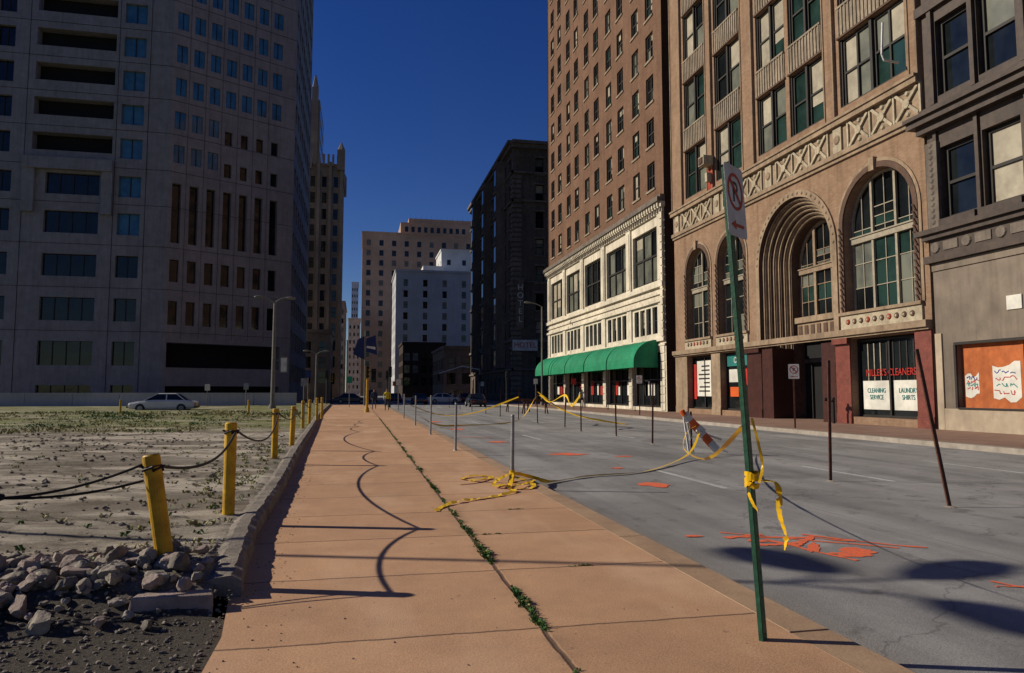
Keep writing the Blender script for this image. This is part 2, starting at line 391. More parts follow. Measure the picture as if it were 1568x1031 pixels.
def archwindow(mb, F, s0, s1, z0, z1, d, fr, gls, nx=3, trs=(), fw=.12):
    r = (s1 - s0) / 2; cx = (s0 + s1) / 2; zs = z1 - r
    mb.poly([F(s, z, d) for s, z in apath(cx, zs, r, z0)], gls[0])
    annulus(mb, F, cx, zs, r - fw, r - .002, z0, d + .08, fr); soffit(mb, F, cx, zs, r - fw, z0, d + .08, d, fr)
    lv = [z0] + list(trs) + [zs + r * .3]
    for i in range(nx):
        a = s0 + fw + (s1 - s0 - 2 * fw) * i / nx; b = s0 + fw + (s1 - s0 - 2 * fw) * (i + 1) / nx
        for j in range(len(lv) - 1):
            n = 3
            for q in range(n):
                z_a = lv[j] + (lv[j + 1] - lv[j]) * q / n; z_b = lv[j] + (lv[j + 1] - lv[j]) * (q + 1) / n
                if z_b > zs + .01 and i != nx // 2: continue
                pane(mb, F, a, b, z_a, z_b, d + .03, R.choice(gls))
                mb.fbox(F, a, b, z_b - .02, z_b + .02, d + .045, d + .07, fr)
    for i in range(1, nx):
        c = s0 + (s1 - s0) * i / nx; h = zs + math.sqrt(max(.01, (r - fw) ** 2 - (c - cx) ** 2))
        mb.fbox(F, c - fw / 2, c + fw / 2, z0, h, d + .05, d + .16, fr)
    for i in range(nx):
        c = s0 + (s1 - s0) * (i + .5) / nx; h = zs + math.sqrt(max(.01, (r - fw) ** 2 - (c - cx) ** 2))
        mb.fbox(F, c - .02, c + .02, z0, h, d + .046, d + .075, fr)
    for k, z in enumerate(trs):
        mb.fbox(F, s0 + .01, s1 - .01, z - .16, z + .16, d + .012, d + .2, fr)
        mb.fbox(F, s0 + .01, s1 - .01, z + .10, z + .163, d + .012, d + .26, fr)
def text(body, F, s, z, d, size, m, parent, name, sx=1.0, ax=(0, -1, 0), nz=(-1, 0, 0)):
    c = bpy.data.curves.new(name, 'FONT'); c.body = body; c.size = size; c.align_x = 'CENTER'; c.align_y = 'CENTER'; c.extrude = .004
    c.materials.append(m)
    o = bpy.data.objects.new(name, c); COL.objects.link(o)
    x = Vector(ax); zz = Vector(nz); y = zz.cross(x)
    p = Vector(F(s, z, d))
    mm = Matrix(((x.x * sx, y.x, zz.x, p.x), (x.y * sx, y.y, zz.y, p.y), (x.z * sx, y.z, zz.z, p.z), (0, 0, 0, 1)))
    o.parent = parent; o.matrix_parent_inverse = parent_mats[parent.name].inverted(); o.matrix_basis = mm
    return o

# ------------------------------------------------------------------ ground
def xk(y):
    P = [(-30, -.8), (5.2, -.8), (8, -1.04), (12, -1.13), (18, -1.38), (30, -1.75), (48, -2.4), (90, -3.2)]
    for i in range(len(P) - 1):
        if y <= P[i + 1][0]:
            t = (y - P[i][0]) / (P[i + 1][0] - P[i][0]); return P[i][1] * (1 - t) + P[i + 1][1] * t
    return P[-1][1]
mb = MB(); mb.box(-1500, 1500, -300, 2600, -1.2, -.16, m_asph_far); mb.obj('ground')
mb = MB()
def sheet(mb, x0, x1, y0, y1, z, m): mb.poly([(x0, y0, z), (x1, y0, z), (x1, y1, z), (x0, y1, z)], m)
sheet(mb, 2.95, 16.7, -20, 86, -.12, m_road); sheet(mb, -140, 140, 86, 104, -.12, m_road); sheet(mb, -3, 16.7, 104, 700, -.12, m_road)
mb.obj('road')
mb = MB()
for X, Ys in ((6.05, (11.2, 23.8, 36.4, 49, 61)), (9.5, (11.4, 24, 36.6, 49.2, 61)), (13.0, (11.9, 24.5, 37, 49.5, 61))):
    for y in Ys: mb.poly([(X - .055, y, -.116), (X + .055, y, -.116), (X + .055, y + 2.8, -.116), (X - .055, y + 2.8, -.116)], m_roadwhite)
for i in range(10):
    mb.poly([(3.6 + i * 1.3, 82, -.116), (4.1 + i * 1.3, 82, -.116), (4.1 + i * 1.3, 84.6, -.116), (3.6 + i * 1.3, 84.6, -.116)], m_roadwhite)
mb.obj('road_lane_markings')
mb = MB()
zc_ = [0]
def blob(cx, cy, rx, ry, rot=0):
    zc_[0] += .0002; z = -.1155 + zc_[0]
    n = 30; pts = []; ph0 = R.random() * 50
    for i in range(n):
        a = 2 * math.pi * i / n; k = 1 + .6 * noise.noise(Vector((math.cos(a) * 1.8, math.sin(a) * 1.8, ph0))) + R.uniform(-.1, .1)
        x = rx * k * math.cos(a); y = ry * k * math.sin(a)
        pts.append((cx + x * math.cos(rot) - y * math.sin(rot), cy + x * math.sin(rot) + y * math.cos(rot), z))
    mb.poly(pts, m_orpaint)
def pline(x0, y0, x1, y1, w=.04):
    zc_[0] += .0002; z = -.1155 + zc_[0]
    d = Vector((x1 - x0, y1 - y0)).normalized(); n = Vector((-d.y, d.x)) * w / 2
    K = 12; A = []; B = []; o = R.random() * 30
    for i in range(K + 1):
        t = i / K; q = noise.noise(Vector((t * 3, o, 0))) * .05; x = x0 + (x1 - x0) * t - d.y * q; y = y0 + (y1 - y0) * t + d.x * q; k = R.uniform(.4, 1.3)
        A.append((x + n.x * k, y + n.y * k, z)); B.append((x - n.x * k, y - n.y * k, z))
    mb.strip(A, B, m_orpaint)
blob(4.9, 6.5, .26, .17, .2); blob(4.65, 6.8, .22, .06, .9)
pline(4.1, 7.75, 5.5, 6.6, .06); pline(4.4, 7.3, 4.7, 6.2, .06); pline(4.2, 7.5, 4.95, 7.25, .09); pline(4.9, 7.3, 5.8, 6.55, .05); pline(4.1, 7.0, 4.75, 7.1, .1); pline(4.2, 7.3, 4.6, 6.95, .12); pline(4.0, 7.45, 4.5, 7.55, .09)
pline(4.5, 6.9, 5.0, 7.3, .07); pline(4.95, 7.45, 5.3, 7.0, .07)
pline(5.3, 5.3, 5.6, 4.75, .04); pline(5.2, 5.15, 5.55, 5.1, .03)
blob(5.05, 11.9, .26, .3, .3); blob(5.3, 18.1, .4, .35); pline(5.0, 18.6, 5.9, 18.0, .08); blob(4.4, 23, .3, .4); pline(3.6, 26, 4.6, 25, .1)
blob(4.2, 31, .3, .5); pline(3.8, 34, 5, 33.5, .12); blob(6.5, 17.2, .2, .12); blob(5.4, 14.6, .14, .12); blob(4.0, 39, .35, .6); blob(3.7, 7.6, .1, .05)
mb.obj('orange_survey_paint')
mb = MB(); ys = [-8 + i * .8 for i in range(118)]
A = [(xk(y) - (.0 if y < 5.2 else .06), y, 0) for y in ys]; B = [(2.66, y, 0) for y in ys]
mb.strip(A, B, m_side); mb.strip(A, [(p[0], p[1], -.2) for p in A], m_side)
mb.obj('sidewalk')
mb = MB()
y = -8
while y < 86:
    L = 1.52 * 2; j = R.uniform(-.012, .012)
    x0, x1, z1 = 2.661, 2.952 + j, .002 + R.uniform(-.004, .001)
    mb.box(x0, x1, y + .006, y + L - .006, -.2, z1 - .02, m_kerbst)
    mb.hexa([(x0, y + .006, z1 - .0195), (x1, y + .006, z1 - .0195), (x1, y + L - .006, z1 - .0195), (x0, y + L - .006, z1 - .0195),
             (x0 + .006, y + .01, z1), (x1 - .02, y + .01, z1), (x1 - .02, y + L - .01, z1), (x0 + .006, y + L - .01, z1)], m_kerbst)
    y += L
mb.obj('street_kerb')
mb = MB()
mb.box(17.0, 60, -20, 85, -.3, .02, m_rside); mb.box(17.0, 60, 105, 320, -.3, .02, m_rside); mb.box(-140, -4.5, 105, 420, -.3, .02, m_rside)
mb.box(16.69, 16.998, -20, 85, -.3, .03, m_kerbr); mb.box(16.69, 16.998, 105, 320, -.3, .03, m_kerbr)
mb.obj('far_sidewalk')

def sm(a, b, x):
    t = max(0, min(1, (x - a) / (b - a))); return t * t * (3 - 2 * t)
def lotz(x, y):
    n = noise.noise(Vector((x * .9, y * .9, 3))) * .5
    f = sm(5.0, 5.9, y + n * .8)
    z = -.03 + .15 * f
    z += noise.noise(Vector((x * .35, y * .35, 1))) * .045 * f + noise.noise(Vector((x * 3, y * 3, 7))) * .018 + noise.noise(Vector((x * 9, y * 9, 7))) * .007
    m = math.exp(-((x + 2.3) ** 2 / 2.2 + (y - 6.0) ** 2 / .35)); z += .07 * m
    m = math.exp(-((x + 1.46) ** 2 / .12 + (y - 6.12) ** 2 / .1)); z += .06 * m
    z += sm(-1.5, -6, x) * .05 * f
    return z
ysl = [1 + i * .11 for i in range(100)]
while ysl[-1] < 85: ysl.append(ysl[-1] * 1.035 + .02)
ws = [i * .1 for i in range(65)]
while ws[-1] < 75: ws.append(ws[-1] * 1.09)
mb = MB(); nV = []
for y in ysl:
    x0 = xk(y) - (.0 if y < 5.2 else .17)
    for w in ws:
        x = x0 - w; z = lotz(x, y)
        if w < .05: z = min(z, -.012 if y < 5.2 else .10)
        nV.append((x, y, z))
mb.V = nV; nw = len(ws); k = mb.mi(m_lot)
for j in range(len(ysl) - 1):
    for i in range(nw - 1):
        a = j * nw + i; mb.F.append((a, a + nw, a + nw + 1, a + 1)); mb.I.append(k)
mb.obj('vacant_lot_ground', smooth=True)

mb = MB(); prev = None
y = 5.7
while y < 84:
    x = xk(y); j = lambda s: R.uniform(-s, s)
    q = .006 if y > 20 else .013
    ch = noise.noise(Vector((0, y * 1.3, 0))) * .04
    sec = [(x - .26 + j(q), y, .04), (x - .24 + j(q), y, .115 + j(q)), (x - .17 + j(q), y, .142 + j(q * .6)), (x - .05 + j(q), y, .145 + j(q * .6) + ch * .4), (x + .005 + j(q) + ch, y, .11 + j(q)), (x + .03 + j(q), y, -.02)]
    if prev: mb.strip(prev, sec, m_kerbl)
    else: mb.poly(sec, m_kerbl)
    prev = sec; y += .10 if y < 16 else .5
mb.obj('weathered_concrete_kerb', smooth=True)

# rocks
ICO = []
ph = (1 + 5 ** .5) / 2
for a, b in ((-1, ph), (1, ph), (-1, -ph), (1, -ph)): ICO.append(Vector((a, b, 0)).normalized())
for a, b in ((-1, ph), (1, ph), (-1, -ph), (1, -ph)): ICO.append(Vector((0, a, b)).normalized())
for a, b in ((ph, -1), (ph, 1), (-ph, -1), (-ph, 1)): ICO.append(Vector((a, 0, b)).normalized())
IF = [(0, 11, 5), (0, 5, 1), (0, 1, 7), (0, 7, 10), (0, 10, 11), (1, 5, 9), (5, 11, 4), (11, 10, 2), (10, 7, 6), (7, 1, 8), (3, 9, 4), (3, 4, 2), (3, 2, 6), (3, 6, 8), (3, 8, 9), (4, 9, 5), (2, 4, 11), (6, 2, 10), (8, 6, 7), (9, 8, 1)]
def subdiv(V, F):
    V = list(V); c = {}; o = []
    def mid(a, b):
        k = (min(a, b), max(a, b))
        if k not in c: V.append(((V[a] + V[b]) / 2).normalized()); c[k] = len(V) - 1
        return c[k]
    for a, b, d in F:
        x, y_, z = mid(a, b), mid(b, d), mid(d, a); o += [(a, x, z), (b, y_, x), (d, z, y_), (x, y_, z)]
    return V, o
I1 = subdiv(ICO, IF); I2 = subdiv(*I1); I3 = subdiv(*I2)
def rock(mb, c, s, m, flat=.65, lod=0):
    V, F = ((ICO, IF), I1, I2, I3)[lod]
    rot = Matrix.Rotation(R.uniform(0, 6.28), 3, 'Z') @ Matrix.Rotation(R.uniform(-.45, .45), 3, 'X')
    sc = Vector((R.uniform(.8, 1.3), R.uniform(.6, 1.0), flat * R.uniform(.7, 1.2))) * s * .5
    pl = [(Vector((R.gauss(0, 1), R.gauss(0, 1), R.gauss(0, 1))).normalized(), R.uniform(.45, .8)) for _ in range(9)] if lod else []
    n = len(mb.V); k = mb.mi(m); o = R.random() * 100
    for v in V:
        p = v.copy()
        for nn, h in pl:
            q = p.dot(nn)
            if q > h: p -= nn * (q - h)
        if lod: p *= 1 + .14 * noise.noise(v * 2.5 + Vector((o, 0, 0))) + .06 * noise.noise(v * 8 + Vector((o, 0, 0)))
        else: p *= R.uniform(.7, 1.2)
        p = rot @ Vector((p.x * sc.x, p.y * sc.y, p.z * sc.z))
        mb.V.append((c[0] + p.x, c[1] + p.y, c[2] + p.z))
    for f in F: mb.F.append(tuple(n + i for i in f)); mb.I.append(k)
mb = MB()
for i in range(6500):
    if i < 4300: x = -.85 - abs(R.gauss(0, 1)) * 2.2; y = R.uniform(3.0, 7.0)
    else:
        y = 6 + R.random() ** 1.5 * 22; x = -1.6 - R.random() * (3 + y * .5)
    x = min(x, xk(y) - .28 if y > 5.6 else -.86)
    s = R.choice([.012, .016, .02, .028, .04]) * (1 if y < 9 else 1.6)
    rock(mb, (x, y, lotz(x, y) + s * .15), s, m_gravel)
for i in range(260):
    y = R.uniform(3.2, 16); x = R.choice([R.uniform(-.78, -.3), R.uniform(-.8, 2.6)]) if y < 5.6 else R.uniform(xk(y) + .04, xk(y) + .4)
    s = R.uniform(.006, .018); rock(mb, (x, y, s * .2), s, m_gravel)
for i in range(2600):
    x = R.uniform(-22, -2.2); y = R.uniform(8, 25); s = R.uniform(.03, .12)
    if noise.noise(Vector((x * .3, y * .5, 2))) < (.12 if x > -5 else 0): continue
    rock(mb, (x, y, lotz(x, y) + s * .1), s, m_gravel)
mb.obj('gravel')
mb = MB()
for i in range(560):
    x = R.gauss(-2.4, .8); y = R.gauss(5.85, .30)
    if x > -1.12: continue
    s = R.choice([.04, .05, .06, .08, .1, .13, .17, .2]) * R.uniform(.8, 1.2)
    rock(mb, (x, y, lotz(x, y) + s * .25), s, R.choice([m_rock, m_rock, m_rock2, m_gravel]), .7, 2 if s > .07 else 1)
for c, s in (((-1.42, 6.02, .17), .40), ((-1.3, 5.85, .10), .24), ((-2.35, 5.9, .18), .30), ((-2.0, 5.7, .12), .28), ((-1.75, 6.2, .16), .26), ((-2.7, 5.75, .14), .25), ((-3.1, 6.0, .16), .3)):
    rock(mb, c, s, m_rock, .55, 3)
mb.obj('concrete_rubble')
e = group('broken_kerb_block', (-1.22, 5.45, .07), Matrix.Rotation(.12, 3, 'Z') @ Matrix.Rotation(.06, 3, 'Y'))
mb = MB()
mb.hexa([(-.28, -.1, -.09), (.26, -.11, -.09), (.24, .1, -.09), (-.26, .1, -.09), (-.26, -.085, .04), (.25, -.1, .055), (.23, .08, .05), (-.24, .09, .03)], m_rock2)
o = mb.obj('block', e, local=True); bv = o.modifiers.new('b', 'BEVEL'); bv.width = .012; bv.segments = 2

# weeds & grass
def tuft(mb, c, n, h, spread, m):
    for i in range(n):
        a = R.uniform(0, 6.28); r = R.random() * spread; x = c[0] + math.cos(a) * r; y = c[1] + math.sin(a) * r
        b = R.uniform(0, 6.28); hh = h * R.uniform(.4, 1.1); w = hh * R.uniform(.12, .3) + .003; lx = math.cos(b) * hh * .7; ly = math.sin(b) * hh * .7
        mb.poly([(x - w * math.sin(b) * .5, y + w * math.cos(b) * .5, c[2]), (x + w * math.sin(b) * .5, y - w * math.cos(b) * .5, c[2]),
                 (x + lx * .5 + w * math.sin(b), y + ly * .5 - w * math.cos(b), c[2] + hh * .65), (x + lx, y + ly, c[2] + hh * .6)], m)
mb = MB(); y = 3.0
while y < 42:
    d = noise.noise(Vector((0, y * 1.1, 5))) + .5 * noise.noise(Vector((0, y * 4, 5)))
    if d > -.12:
        tuft(mb, (1.17 + R.uniform(-.02, .02), y, 0), int(6 + 26 * max(0, d)), .03 + .035 * max(0, d), .02 + .05 * max(0, d), m_weed if R.random() < .85 else m_dry)
    y += .03 if y < 12 else .08
for yy, xx in ((6.08, 1.9), (9.12, 2.0), (7.6, 1.4)):
    for i in range(14): tuft(mb, (xx + R.uniform(-.1, .1), yy + R.uniform(-.01, .01), 0), 5, .02, .02, m_weed)
mb.obj('sidewalk_crack_weeds')
mb = MB()
for i in range(3000):
    y = R.uniform(25, 52); x = -3.2 - R.random() * (8 + y * .5)
    if noise.noise(Vector((x * .15, y * .4, 9))) < -.12: continue
    tuft(mb, (x, y, lotz(x, y)), 8, R.uniform(.06, .15) * (1 if y < 40 else 1.4), .4, m_weed if noise.noise(Vector((x * .2, y * .2, 4))) + R.uniform(-.3, .3) > .05 else m_dry)
for i in range(260):
    y = R.uniform(6, 20); x = xk(y) - R.uniform(.3, 1.2) if i % 3 else R.uniform(-9, -2.5); tuft(mb, (x, y, lotz(x, y)), 8, .07, .07, m_dry if R.random() < .7 else m_weed)
mb.obj('lot_grass')

# ------------------------------------------------------------------ bollards and cable
posts = [(-1.44, 6.1, .18, .82, (-.14, .03)), (-1.42, 8.73, .1, 1.04, (.0, .01)), (-1.69, 15.7, .1, 1.04, (.01, 0)), (-1.66, 19.3, .1, 1.02, (.03, 0)),
         (-2.06, 28.4, .1, 1.05, (0, 0)), (-2.1, 32.7, .1, 1.05, (.02, 0)), (-1.98, 36.3, .1, 1.1, (0, 0)), (-1.9, 39.5, .1, 1.1, (0, 0)),
         (-22.0, 47.5, 0, 1.0, (0, 0)), (-14.5, 49, 0, 1.0, (0, 0)), (-29, 52, 0, 1.0, (0, 0)), (-6.5, 46, 0, 1.0, (0, 0))]
tops = []
for (x, y, z, h, l) in posts:
    mb = MB(); p0 = Vector((x, y, z)); p1 = Vector((x + l[0], y + l[1], z + h)); r = .066
    mb.tube(p0, p1, r, r, m_yel, 20); d = (p1 - p0).normalized()
    mb.tube(p1, p1 + d * .012, r * .97, r * .8, m_yel, 20)
    q = p1 - d * .09
    mb.tube(q, q + d * .014, r * 1.06, r * 1.06, m_rust, 14)
    mb.beam(q + Vector((-.09, 0, .01)), q + Vector((.09, 0, .01)), .02, .02, m_rust, (0, 0, 1))
    rock(mb, p0 + Vector((0, 0, -.02)), .3, m_rock, .35, 2)
    mb.obj('yellow_bollard'); tops.append(q)
mb = MB()
def sag(a, b, s, n=12, lat=0):
    a = Vector(a); b = Vector(b); o = []
    for i in range(n + 1):
        t = i / n; p = a.lerp(b, t); p.z -= s * 4 * t * (1 - t); p.x += lat * math.sin(t * math.pi); o.append(p)
    return o
P0 = Vector((-4.6, 5.3, .70))
K = tops[0] + Vector((-.90, -.35, -.16))
mb.path(sag(tops[0] + Vector((-.06, 0, .03)), K, .05), .010, m_black); mb.path(sag(tops[0] + Vector((-.06, 0, -.1)), K, .04), .010, m_black)
mb.path(sag(K, P0, .02), .012, m_black); mb.path(sag(K + Vector((0, 0, .03)), P0 + Vector((0, .1, -.12)), .05), .010, m_black)
rock(mb, K, .08, m_black, .8, 1)
for i in range(7):
    L = (tops[i] - tops[i + 1]).length
    a = tops[i] + Vector((.06, 0, .01)); b = tops[i + 1] + Vector((.06, 0, .01))
    mb.path(sag(a, b, .06 + L * .035, 16, .06), .013, m_black)
for i in range(0, 3):
    for k in range(5):
        a = k * 1.25
        mb.tube(tops[i] + Vector((math.cos(a) * .075, math.sin(a) * .075, -.02)), tops[i] + Vector((math.cos(a + 1.25) * .075, math.sin(a + 1.25) * .075, .01)), .012, .012, m_black, 6)
mb.obj('sagging_black_cable')

for (x, y, h) in ((2.5, 11.75, 1.1), (2.45, 18.5, 1.2), (2.5, 25.6, 1.35), (2.5, 32.6, 1.3), (2.5, 41, 1.35)):
    mb = MB(); mb.tube((x, y, 0), (x + .01, y, h), .032, .03, m_galv, 14); mb.tube((x, y, 0), (x, y, .02), .06, .05, m_galv, 12)
    mb.tube((x + .01, y, h), (x + .01, y, h + .02), .035, .028, m_galv, 12)
    mb.obj('parking_meter_post')
RP = [(8.16, 8.75, 2.25, (-.12, .35)), (8.4, 11.7, 2.2, (.08, .05)), (8.6, 17.7, 1.1, (0, 0)), (8.95, 21.1, 1.9, (.04, 0)), (9.2, 25, 1.85, (-.03, 0)), (8.9, 28.3, 1.8, (0, 0)), (9.2, 31.7, 1.8, (.05, 0)),
      (9.0, 36, 1.8, (-.05, 0)), (9.1, 41, 1.8, (.03, 0)), (9.0, 46, 1.9, (0, 0)), (9.1, 52, 1.9, (0, 0)), (9.0, 58, 1.9, (.05, 0)), (9.0, 65, 1.9, (0, 0)), (9.0, 73, 1.9, (0, 0))]
for (x, y, h, l) in RP:
    mb = MB(); mb.channel((x, y, -.12), (x + l[0], y + l[1], -.12 + h), m_rust, (.97, -.2, 0), .045)
    mb.tube((x, y, -.118), (x, y, -.10), .09, .05, m_rock, 8)
    mb.obj('rusty_channel_post')

# ------------------------------------------------------------------ no parking signs
def no_parking(loc, axis, L, naz, polem, w=.30, h=.46):
    ax = Vector(axis).normalized()
    e = group('no_parking_sign', loc)
    mb = MB(); nv = Vector((math.sin(naz), math.cos(naz), 0)); nv = (nv - ax * nv.dot(ax)).normalized(); sv = ax.cross(nv)
    p0 = Vector(loc); p1 = p0 + ax * L
    mb.channel(p0, p1, polem, sv, .058)
    for k in range(40):
        q = p0 + ax * (L * (k + .5) / 40); mb.tube(q + nv * .0036, q + nv * .0042, .006, .006, m_black, 6)
    mb.obj('post', e)
    c = p1 - ax * (h / 2) + nv * .036
    def P(a, b, k=0): return c + sv * a + ax * b + nv * k
    mb = MB(); pts = []
    rr = .03
    for (cx, cy, a0) in ((w / 2 - rr, h / 2 - rr, 0), (-w / 2 + rr, h / 2 - rr, 90), (-w / 2 + rr, -h / 2 + rr, 180), (w / 2 - rr, -h / 2 + rr, 270)):
        for k in range(5):
            a = math.radians(a0 + k * 22.5); pts.append((cx + rr * math.cos(a), cy + rr * math.sin(a)))
    A = [P(a, b, 0) for a, b in pts]; B = [P(a, b, .003) for a, b in pts]
    mb.poly(A, m_galv); mb.poly(B, m_white); mb.strip(A, B, m_galv, True)
    mb.obj('plate', e)
    mb = MB(); n = 28; cy = h * .13; r1, r0 = w * .40, w * .33
    ca = [2 * math.pi * i / n for i in range(n)]
    mb.strip([P(r1 * math.cos(a), cy + r1 * math.sin(a), .0055) for a in ca], [P(r0 * math.cos(a), cy + r0 * math.sin(a), .0055) for a in ca], m_redtxt, True)
    t = w * .03; s = r0 * .72
    mb.poly([P(-s - t, cy + s - t, .0065), P(-s + t, cy + s + t, .0065), P(s + t, cy - s + t, .0065), P(s - t, cy - s - t, .0065)], m_redtxt)
    mb.poly([P(-.04, cy - .065, .0045), P(-.015, cy - .065, .0045), P(-.015, cy + .065, .0045), P(-.04, cy + .065, .0045)], m_blacktxt)
    ca = [math.pi / 2 - math.pi * i / 10 for i in range(11)]
    mb.strip([P(.005 + .04 * math.cos(a), cy + .028 + .038 * math.sin(a), .0045) for a in ca], [P(.005 + .018 * math.cos(a), cy + .028 + .017 * math.sin(a), .0045) for a in ca], m_blacktxt)
    for z0, z1 in ((.045, .066), (-.010, .011)): mb.poly([P(-.0149, cy + z0, .0045), P(.005, cy + z0, .0045), P(.005, cy + z1, .0045), P(-.0149, cy + z1, .0045)], m_blacktxt)
    ya = -h * .34
    mb.poly([P(-w * .1, ya - .010, .0055), P(w * .34, ya - .010, .0055), P(w * .34, ya + .010, .0055), P(-w * .1, ya + .010, .0055)], m_redtxt)
    mb.poly([P(-w * .34, ya, .0055), P(-w * .1, ya - .030, .0055), P(-w * .1, ya + .030, .0055)], m_redtxt)
    mb.obj('symbol', e)
no_parking((2.43, 4.06, 0), (-.161, .034, 2.93), 2.93, math.radians(141), m_grnpole)
no_parking((17.4, 26.4, .03), (0, 0, 1), 2.6, math.radians(205), m_rust, .42, .6)
no_parking((17.4, 43, .03), (0, 0, 1), 2.5, math.radians(205), m_rust, .36, .5)

# ------------------------------------------------------------------ caution tape
def ribbon(mb, pts, w=.07, tw=2.0, n=5, start=0.0, flat=False):
    P = [Vector(p) for p in pts]; fine = []
    for i in range(len(P) - 1):
        p0 = P[max(0, i - 1)]; p1 = P[i]; p2 = P[i + 1]; p3 = P[min(len(P) - 1, i + 2)]
        for k in range(n):
            t = k / n
            fine.append(.5 * ((2 * p1) + (-p0 + p2) * t + (2 * p0 - 5 * p1 + 4 * p2 - p3) * t * t + (-p0 + 3 * p1 - 3 * p2 + p3) * t ** 3))
    fine.append(P[-1]); A = []; B = []; ang = start
    for i, p in enumerate(fine):
        d = (fine[min(i + 1, len(fine) - 1)] - fine[max(i - 1, 0)]).normalized()
        u = d.cross(Vector((0, 0, 1))); u = u.normalized() if u.length > .01 else Vector((1, 0, 0)); v = d.cross(u)
        if not flat: ang += R.uniform(-.2, .6) * tw * .3
        else: ang = R.uniform(-.35, .35)
        a = u * math.cos(ang) + v * math.sin(ang); ww = w * R.uniform(.6, 1)
        A.append(p + a * ww / 2); B.append(p - a * ww / 2)
    zz = -.108 if min(p.z for p in fine) < -.02 else .006
    for S in (A, B):
        for q in S:
            if q.z < zz: q.z = zz + R.random() * .004
    mb.strip(A, B, m_tape)
mb = MB()
g = -.095
ribbon(mb, [(2.36, 4.07, 1.32), (3.3, 6.5, .85), (5.2, 11.0, .6), (7.2, 15, .62), (8.6, 17.4, .62)], .035, 1.6, 10)
ribbon(mb, [(8.7, 17.4, .5), (7.8, 16.2, .02), (6.1, 14.2, g), (5.2, 13.5, g), (4.3, 13.2, g), (3.4, 12.5, g), (2.98, 12.1, .03), (2.6, 11.85, .14), (2.5, 11.7, .12)], .09, .35, 7)
ribbon(mb, [(2.5, 11.72, .2), (2.42, 11.5, .05), (2.3, 11.0, .015), (2.28, 10.6, .03), (1.95, 10.25, .015), (1.6, 10.0, .02), (1.3, 9.75, .03), (1.05, 9.4, .01), (.98, 9.15, .012)], .09, 1, 6, flat=True)
ribbon(mb, [(2.5, 11.7, .16), (2.1, 11.9, .05), (1.75, 12.3, .02), (2.0, 12.7, .03), (2.3, 12.5, .015), (1.9, 11.9, .04), (1.6, 11.7, .015)], .09, 1, 6, flat=True)
ribbon(mb, [(2.5, 11.7, .12), (2.75, 11.3, .03), (2.55, 10.9, .02), (2.2, 11.1, .05), (2.35, 11.5, .03), (2.7, 11.6, .05)], .09, 1, 6, flat=True)
ribbon(mb, [(2.45, 11.7, .16), (2.2, 11.5, .08), (2.1, 11.2, .04), (2.35, 11.0, .06), (2.6, 11.3, .04), (2.85, 11.7, .04), (2.7, 12.1, .02)], .09, 1, 6, flat=True)
for k in range(4):
    z = .09 + k * .035; ribbon(mb, [(2.5 + .045 * math.cos(a), 11.75 + .045 * math.sin(a), z + R.uniform(-.01, .01)) for a in [i * .9 for i in range(8)]], .05, .2, 2, 1.57)
for k in range(3):
    z = .93 + k * .03; ribbon(mb, [(2.375 + .045 * math.cos(a), 4.07 + .045 * math.sin(a), z + R.uniform(-.015, .015)) for a in [i * .9 for i in range(8)]], .035, .2, 2, 1.57)
ribbon(mb, [(2.4, 4.03, .96), (2.47, 3.99, .955), (2.50, 3.98, .90), (2.50, 3.98, .76), (2.53, 3.97, .64), (2.52, 3.97, .55)], .042, 2.5, 5)
ribbon(mb, [(2.36, 4.03, .96), (2.32, 4.02, .90), (2.34, 4.0, .82), (2.37, 4.0, .78)], .035, 2.5, 5)
ribbon(mb, [(2.36, 4.03, 1.34), (2.38, 4.0, 1.2), (2.4, 3.99, 1.05), (2.38, 4.0, .95)], .02, 2.5, 5)
ribbon(mb, [(2.55, 32.6, .5), (3.5, 33, 0), (5, 34, g), (7, 35.5, g), (8.2, 36, .2), (9.0, 36, 1.3), (9.1, 34, 1.0), (9.2, 31.7, 1.35), (9.0, 30, .9), (8.9, 28.3, 1.4)], .12, 1.5, 6)
ribbon(mb, [(9.0, 36, 1.5), (9.6, 34, .7), (10.5, 33, .3), (12, 31, .0)], .1, 1.5, 6)
ribbon(mb, [(2.5, 41, .9), (4.5, 41, .2), (6.5, 41, .3), (9.1, 41, 1.2)], .12, 1.5, 6)
mb.obj('yellow_caution_tape')

# ------------------------------------------------------------------ toppled barricade
e = group('toppled_barricade', (8.75, 17.3, -.12))
mb = MB()
a0 = Vector((8.25, 17.35, .95)); a1 = Vector((9.05, 17.15, .02))
dd = (a1 - a0); L = dd.length; dn = dd.normalized()
for row, off in ((0, Vector((0, 0, 0))), (1, Vector((.12, .25, -.1)))):
    n = 5
    for i in range(n):
        p = a0 + off + dn * (L * i / n); q = a0 + off + dn * (L * (i + 1) / n)
        mb.beam(p, q, .17 if row == 0 else .13, .02, m_white if i % 2 == 0 else m_orange, (.55, -.1, .6))
mb.obj('striped_boards', e)
mb = MB()
for p, q in (((8.3, 17.5, .85), (8.2, 17.0, -.1)), ((8.4, 17.5, .7), (8.75, 17.9, -.1)), ((8.95, 17.3, .1), (9.35, 17.15, -.05)), ((8.5, 17.2, .5), (9.3, 17.4, .25)), ((8.3, 17.3, .9), (8.9, 17.5, .5))):
    mb.beam(p, q, .045, .03, m_white)
mb.tube((8.22, 17.3, .9), (8.16, 17.32, 1.02), .07, .07, m_orange, 12)
mb.obj('frame', e)
